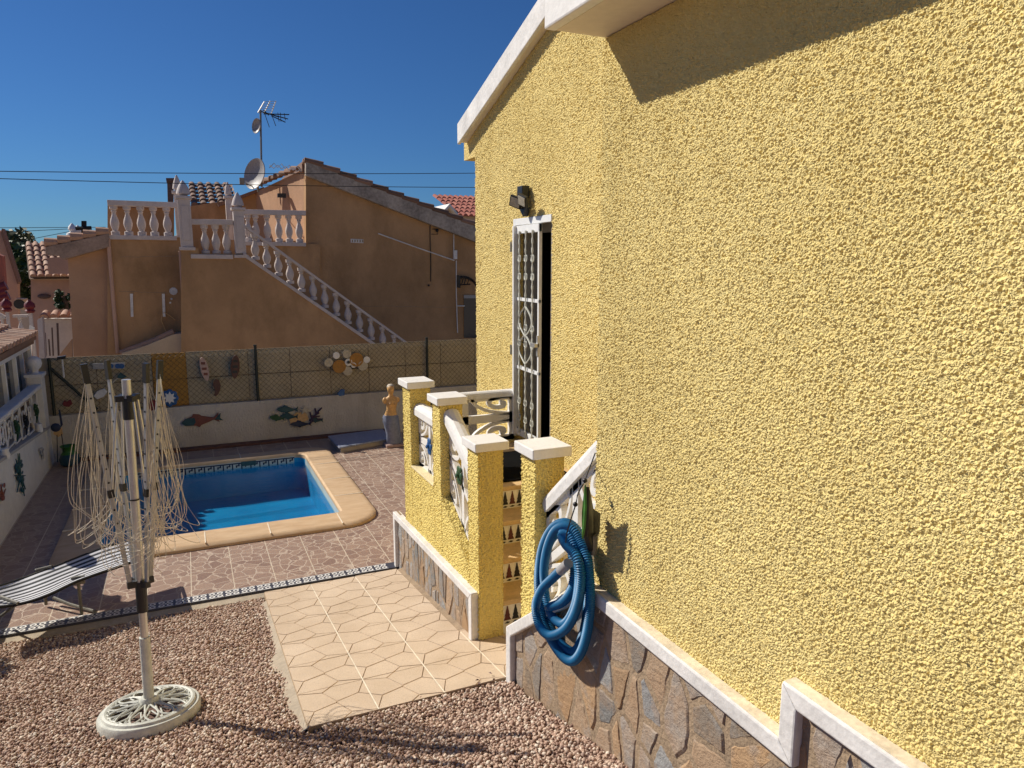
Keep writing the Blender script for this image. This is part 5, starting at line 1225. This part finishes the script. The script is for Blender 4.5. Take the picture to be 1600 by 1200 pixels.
for x in (205, 255): pxp(K, [(x-2, 459), (x+2.5, 459), (x+3.5, 495), (x-.5, 495)], Y3-.03, .03)
split_build(K, 'bracket_strip', M['white_old'], oh)
K = MB()
rc = random.Random(8)
for (xa, ya, xb, yb, yy) in ((186, 455, 266, 458, Y3-.002), (188, 402, 282, 400, Y3-.002), (560, 478, 712, 480, Y1-.002)):
    K.tube([PY(xa+(xb-xa)*i/14, ya+(yb-ya)*i/14+rc.uniform(-.7, .7), yy) for i in range(15)], .006, 4)
split_build(K, 'crack', M['mortar'], oh)
K = MB()
for (x, y, r_) in ((271, 455, .075), (268, 467, .02), (266, 473, .02)): K.lathe([(r_, 0), (r_*.9, .004)], PY(x, y, Y3-.002), 9, axis=(0, -1, 0))
split_build(K, 'plaster_patch', M['white_old'], oh)
K = MB(); K.tube(crom([PY(a, b, Y3-.03) for a, b in ((254, 490), (252, 500), (256, 510), (262, 524))], 5), .008, 5); K.tube(crom([PY(a, b, Y3-.03) for a, b in ((256, 488), (265, 493), (274, 500))], 5), .008, 5); K.build('loose_cable', M['tan'], oh)
K = MB(); pxp(K, [(434, 302), (447, 302), (447, 309), (434, 308)], Y1+1.1, .1); K.build('wall_lamp', M['black'], oh)
K = MB()  # folding drying rack
q_ = [(421, 262), (428, 255), (434, 262), (440, 256), (446, 264), (452, 258), (458, 266), (464, 260), (471, 268)]
K.tube([PY(a, b, Y1+.3) for a, b in q_], .012, 4); K.tube([PY(a, b+(8 if i % 2 else -4), Y1+.3) for i, (a, b) in enumerate(q_)], .012, 4)
single(K, 'folding_rack', M['alu'], 'folding lattice rack on the ochre house roof edge', 'rack')
# mast, dishes, aerial
YM = 18.0
ma = thing('aerial_mast', 'thin mast with television aerial and a small dish against the sky', 'aerial', tuple(PY(408, 290, YM)))
K = MB(); K.tube([PY(409, 292, YM), PY(407, 172, YM)], .022, 8); K.build('mast', M['steel'], ma)
K = MB()
for s_ in ((403, 176, 413, 159), (413, 176, 422, 158), (424, 177, 431, 158)): K.tube([PY(s_[0], s_[1], YM), PY(s_[2], s_[3], YM)], .014, 5)
for t in (0, .2, .4, .6, .8, 1): K.tube([PY(403+10*t, 176-17*t, YM), PY(424+7*t, 177-19*t, YM)], .007, 4)
K.build('reflector', M['alu'], ma)
K = MB()
for (a, b, c, d) in ((408, 174, 436, 183), (412, 178, 452, 179), (420, 178, 450, 186), (424, 181, 446, 191), (412, 172, 420, 180)): K.tube([PY(a, b, YM), PY(c, d, YM-.1)], .012, 5)
for (a, b, c, d) in ((413, 176, 421, 199), (424, 178, 431, 197), (434, 176, 436, 190), (438, 176, 439, 190), (444, 177, 446, 188)): K.tube([PY(a, b, YM), PY(c, d, YM)], .009, 4)
K.build('aerial', M['wire'], ma)
def dish(par, c, r, ax, m, name='dish'):
    K = MB(); K.lathe([(r*.12, r*-.22), (r*.45, r*-.18), (r*.8, r*-.06), (r, .02), (r*.98, .035), (r*.78, r*-.03), (r*.42, r*-.15), (r*.06, r*-.19)], c, 24, axis=ax); return K.build(name, m, par, smooth=True)
dish(ma, PY(402, 197, YM), .17, (-.9, -.45, .1), M['dishg'])
bd = thing('satellite_dish', 'large grey satellite dish on the ochre house roof', 'satellite dish', tuple(PY(400, 290, YM)))
dish(bd, PY(399, 272, YM-.1), .36, (-.85, -.55, .2), M['dishg'])
K = MB(); e_ = PY(378, 284, YM-.6); K.tube([PY(396, 292, YM), e_], .012, 5); K.box(e_.x-.05, e_.x+.05, e_.y-.06, e_.y+.04, e_.z-.05, e_.z+.08); K.tube([PY(400, 276, YM), PY(404, 300, YM)], .025, 6); K.build('feed_arm', M['steel'], bd)
# overhead wires
for i, (a, b, sag, nm) in enumerate((((-500, 259), (800, 270), 2.5, 'upper long black overhead cable crossing the whole sky'), ((-500, 262), (800, 293), 3, 'lower long black overhead cable crossing the whole sky'))):
    K = MB(); P, Q = PY(*a, 13.0), PY(*b, 14.0); K.tube([P.lerp(Q, t/16)+Vector((0, 0, -sag*.02*4*(t/16)*(1-t/16))) for t in range(17)], .0075, 4); single(K, 'overhead_cable', M['wire'], nm, 'cable', 'overhead cables')
for i, (a, b, nm) in enumerate((((-20, 356), (165, 355), 'thin distant cable highest above the far tiled roof'), ((-20, 364), (122, 357), 'thin distant cable just under the highest one'), ((0, 383), (118, 360), 'thin distant cable rising to the pipe chimney'), ((20, 390), (120, 372), 'thin distant cable lowest over the far trees'))):
    K = MB(); K.tube([PY(*a, 30), PY(*b, 30)], .012, 4); single(K, 'overhead_cable', M['wire'], nm, 'cable', 'overhead cables')

# ------------------------------------------------------------------ far left houses
fh = thing('tiled_house', 'far peach house with tiled roof seen left of the ochre house', 'house', tuple(PY(80, 480, 24)))
K = MB(); pxp(K, [(48, 436), (200, 432), (200, 560), (50, 560)], 24, 6); pxp(K, [(74, 403), (112, 400), (112, 428), (76, 428)], 23.0, .5); split_build(K, 'wall', M['peach'], fh)
K = MB(); pxp(K, [(47, 430), (160, 430), (160, 437), (47, 437)], 23.8, .19); K.build('eave', M['cream'], fh)
K = MB(); o_ = PY(46, 433, 23.7); tile_roof(K, o_, (1, 0, 0), (-.17, 1, .40), 19, 7, (0, -.4, 1), .07, .18, .38); K.build('roof_tiles', M['tile'], fh, smooth=True)
K = MB(); K.prism([o_+Vector((0, 0, -.05)), o_+Vector((-.42, 2.5, .95)), o_+Vector((-.42, 2.5, -.05))], (3.4, 0, 0)); K.build('roof', M['tile_dark'], fh)
K = MB(); c_ = PY(69, 463, 23.95); K.blob(c_, .12, 6, 8, (1.4, .4, .6)); K.build('plaque', M['rust'], fh)
K = MB(); pxp(K, [(127, 345), (134, 345), (134, 368), (127, 368)], 22, .2); K.tube([PY(118, 357, 22), PY(143, 356, 22)], .05, 6); single(K, 'pipe_chimney', M['dark'], 'dark metal chimney pipe with side brackets on the skyline', 'chimney')
for i, (x, y) in enumerate(((113, 357), (122, 360))):
    a_ = PY(x, y, 26); K = MB(); K.lathe([(.13, -.55), (.13, -.22), (.18, -.2), (.16, -.14), (.07, -.1), (.12, -.02), (.10, .06), (.01, .16)], a_, 10); single(K, 'roof_finial', M['white'], ['taller white finial beside the dark chimney pipe', 'shorter white finial nearest the dark chimney pipe'][i], 'finial', smooth=True)
cy = tree('cypress', tuple(PY(103, 492, 22.8)), .62, .24, 'dark narrow cypress bush against the peach house', 1500, sq=1.25, lr=(.03, .06), seed=11, cats='bush')
gh = thing('gable_house', 'peach gabled house at the far left picture edge', 'house', tuple(PY(0, 480, 17)))
K = MB(); pxp(K, [(-60, 330), (3, 362), (28, 440), (30, 600), (-60, 600)], 17, .2); K.build('wall', M['peach'], gh)
K = MB(); K.prism([PY(3, 357, 16.9), PY(29, 440, 16.9), PY(27, 444, 16.9), PY(1, 363, 16.9)], (0, .3, 0)); K.build('roof_edge', M['tile_dark'], gh)
K = MB(); pxp(K, [(-40, 380), (4, 400), (8, 450), (0, 470), (-40, 470)], 15.6, .2); K.build('near_roof', M['tile_red'], gh)
K = MB()
for (a, b, c, d) in ((-8, 452, 10, 446), (-8, 460, 9, 455), (-8, 468, 14, 462)): K.tube([PY(a, b, 15.4), PY(c, d, 15.4)], [.06, .08], 8)
split_build(K, 'eave_tiles', M['redp'], gh, smooth=True)
ac = thing('air_conditioner', 'beige air conditioner unit outside the far gabled house', 'air conditioner', tuple(PY(32, 483, 16.4)))
K = MB(); pxp(K, [(23, 466), (39, 467), (39, 484), (23, 483)], 16.4, .3); K.build('casing', M['cream'], ac, bevel=.01)
K = MB(); K.lathe([(.09, 0), (.09, .01)], PY(30, 475, 16.39), 16, axis=(0, -1, 0)); K.build('fan_grille', M['black'], ac)
# white balustrade with red finials
wb = thing('white_balustrade', 'white balustrade with two red finials beyond the sun room', 'balustrade', tuple(PY(30, 530, 13.2)))
for (x0, x1, yt) in ((8, 20, 487), (44, 56, 489)):
    a_, b_ = PY(x0, yt, 13.2), PY(x1, 545, 13.2); w_ = b_.x-a_.x; K = MB(); K.box(a_.x, b_.x, 13.2, 13.2+w_, b_.z-.8, a_.z); p = K.build('post', M['bal'], wb, bevel=.006)
    K = MB(); K.lathe([(.05, 0), (.07, .03), (.05, .06), (.075, .09), (.07, .14), (.03, .18), (.02, .2)], (a_.x+w_/2, 13.2+w_/2, a_.z), 12); K.build('finial', M['redp'], p, smooth=True)
K = MB(); a_, b_ = PY(20, 492, 13.25), PY(44, 492, 13.25); K.box(a_.x, b_.x, 13.22, 13.3, a_.z-.04, a_.z); K.prism([PY(-20, 478, 13.2), PY(8, 494, 13.2), PY(8, 499, 13.2), PY(-20, 483, 13.2)], (0, .08, 0)); split_build(K, 'rail', M['bal'], wb)
for x in (3, 31):
    b_, t_ = PY(x, 528, 13.26), PY(x, 494, 13.26); b_.x = t_.x; K = MB(); K.lathe([(a*.04, b*(t_.z-b_.z)) for a, b in BAL], b_, 10); K.build('baluster', M['bal'], wb, smooth=True)
K = MB(); pxp(K, [(46, 508), (54, 512), (51, 535), (43, 528)], 13.0, .02); single(K, 'white_board', M['white'], 'bright white tilted board leaning by the white balustrade', 'board')
# grey fence wall with tile cap
gf = thing('tiled_garden_wall', 'pale garden wall capped with barrel tiles left of the ochre house', 'wall', tuple(PY(85, 550, 16.8)))
K = MB(); pxp(K, [(60, 498), (114, 498), (118, 600), (62, 600)], 16.8, .2); K.build('render', M['lwall'], gf)
K = MB(); o_ = PY(61, 499, 16.65); tile_roof(K, o_, (1, 0, 0), (0, 1, .3), 5, 1, (0, -.3, 1), .075, .17, .35); K.build('cap_tiles', M['tile'], gf, smooth=True)
K = MB()
for (x0, x1, y0, y1) in ((68, 71, 520, 556), (80, 82, 512, 556), (88, 91, 505, 556), (75, 77, 530, 556)): pxp(K, [(x0, y0), (x1, y0), (x1+2, y1), (x0+2, y1)], 16.2, .04)
single(K, 'wooden_stakes', M['rust'], 'thin dark stakes leaning by the pale tiled garden wall', 'stakes')
K = MB(); pxp(K, [(58, 500), (66, 495), (70, 560), (62, 560)], 15.4, .2); single(K, 'garden_pillar', M['bal'], 'slim white garden pillar beside the tile capped wall', 'pillar')
K = MB(); pxp(K, [(92, 556), (112, 530), (113, 560)], 15.0, .1); single(K, 'ochre_wedge_wall', M['ochre2'], 'small ochre triangular wall end behind the fence corner', 'wall')
# far roof red on the right and its house
rr_h = thing('red_roof_house', 'distant house with red tiled roof right above the ochre roof edge', 'house', tuple(PY(720, 345, 30)))
K = MB(); pxp(K, [(697, 327), (704, 320), (716, 332), (800, 334), (800, 420), (697, 420)], 30, 4); K.build('wall', M['cream'], rr_h)
K = MB(); o_ = PY(714, 338, 29.7); tile_roof(K, o_, (1, 0, 0), (-.12, 1, .42), 14, 6, (0, -.4, 1), .10, .25, .45); K.build('roof_tiles', M['tile_red'], rr_h, smooth=True)
K = MB(); K.prism([PY(694, 328, 29.6), PY(703, 318, 29.6), PY(716, 334, 29.6), PY(716, 338, 29.6), PY(703, 322, 29.6), PY(695, 332, 29.6)], (0, 3, 0)); K.build('verge', M['white_old'], rr_h)
lr_ = thing('low_roof_house', 'low distant tiled roof between the gabled and peach houses', 'house', tuple(PY(38, 460, 34)))
K = MB(); pxp(K, [(20, 455), (60, 455), (60, 520), (20, 520)], 34, 3); K.build('wall', M['cream'], lr_)
K = MB(); tile_roof(K, PY(24, 458, 33.8), (1, 0, 0), (0, 1, .35), 9, 4, (0, -.3, 1), .1, .24, .5); K.build('roof_tiles', M['tile'], lr_, smooth=True)
for i, (px, py, Yd, h, cr, mt_, lab, sq) in enumerate(((24, 470, 48, 3.1, 1.2, 'leaf', 'dark green tree behind the low tiled roof at left', 1.0), (40, 475, 52, 4.4, 1.5, 'leaf2', 'yellow green tree between the far houses', 1.0), (34, 478, 26, .9, .5, 'leaf', 'small green bush in front of the low tiled roof', .9), (12, 470, 60, 4.6, 2.2, 'leaf', 'tall dark tree farthest left behind the gabled house', .9))):
    b_ = PY(px, py, Yd); tree('tree', tuple(b_), h, cr, lab, 1600, mt_, lr=(.10*Yd/50, .26*Yd/50), trunk=.08, sq=sq, seed=20+i)
# low hills on the horizon
K = MB(); N_ = 60; hv = []; hf = []
for i in range(N_+1):
    a = R(-60 + 140*i/N_); r0 = 600; h_ = 2+6*(math.sin(i*.7)*.5+.5)*(math.sin(i*.23)*.5+.5); hv += [(r0*math.sin(a), r0*math.cos(a), -1.4), (r0*1.15*math.sin(a), r0*1.15*math.cos(a), -1.3+h_)]
hf = [(2*i, 2*i+2, 2*i+3, 2*i+1) for i in range(N_)]; K.add(hv, hf); struct(K, 'hills', M['hill'], smooth=True)
# fallen leaves on the path
K = MB(); rl = random.Random(2)
for (px, py) in ((746, 1063), (750, 1070), (768, 1067), (772, 1062), (766, 1052), (748, 1068), (645, 1098)):
    p = PZ(px, py, .03); a = rl.uniform(0, 6.28); u_ = Vector((math.cos(a), math.sin(a), 0))*.014; v_ = Vector((-math.sin(a), math.cos(a), 0))*.007
    K.add([p-u_, p+v_+Vector((0, 0, .006)), p+u_, p-v_+Vector((0, 0, .004))], [(0, 1, 2, 3)])
tag(K.build('fallen_leaves', M['tbrown']), 'few brown dry leaves scattered on the path corner', 'leaves', kind='stuff')
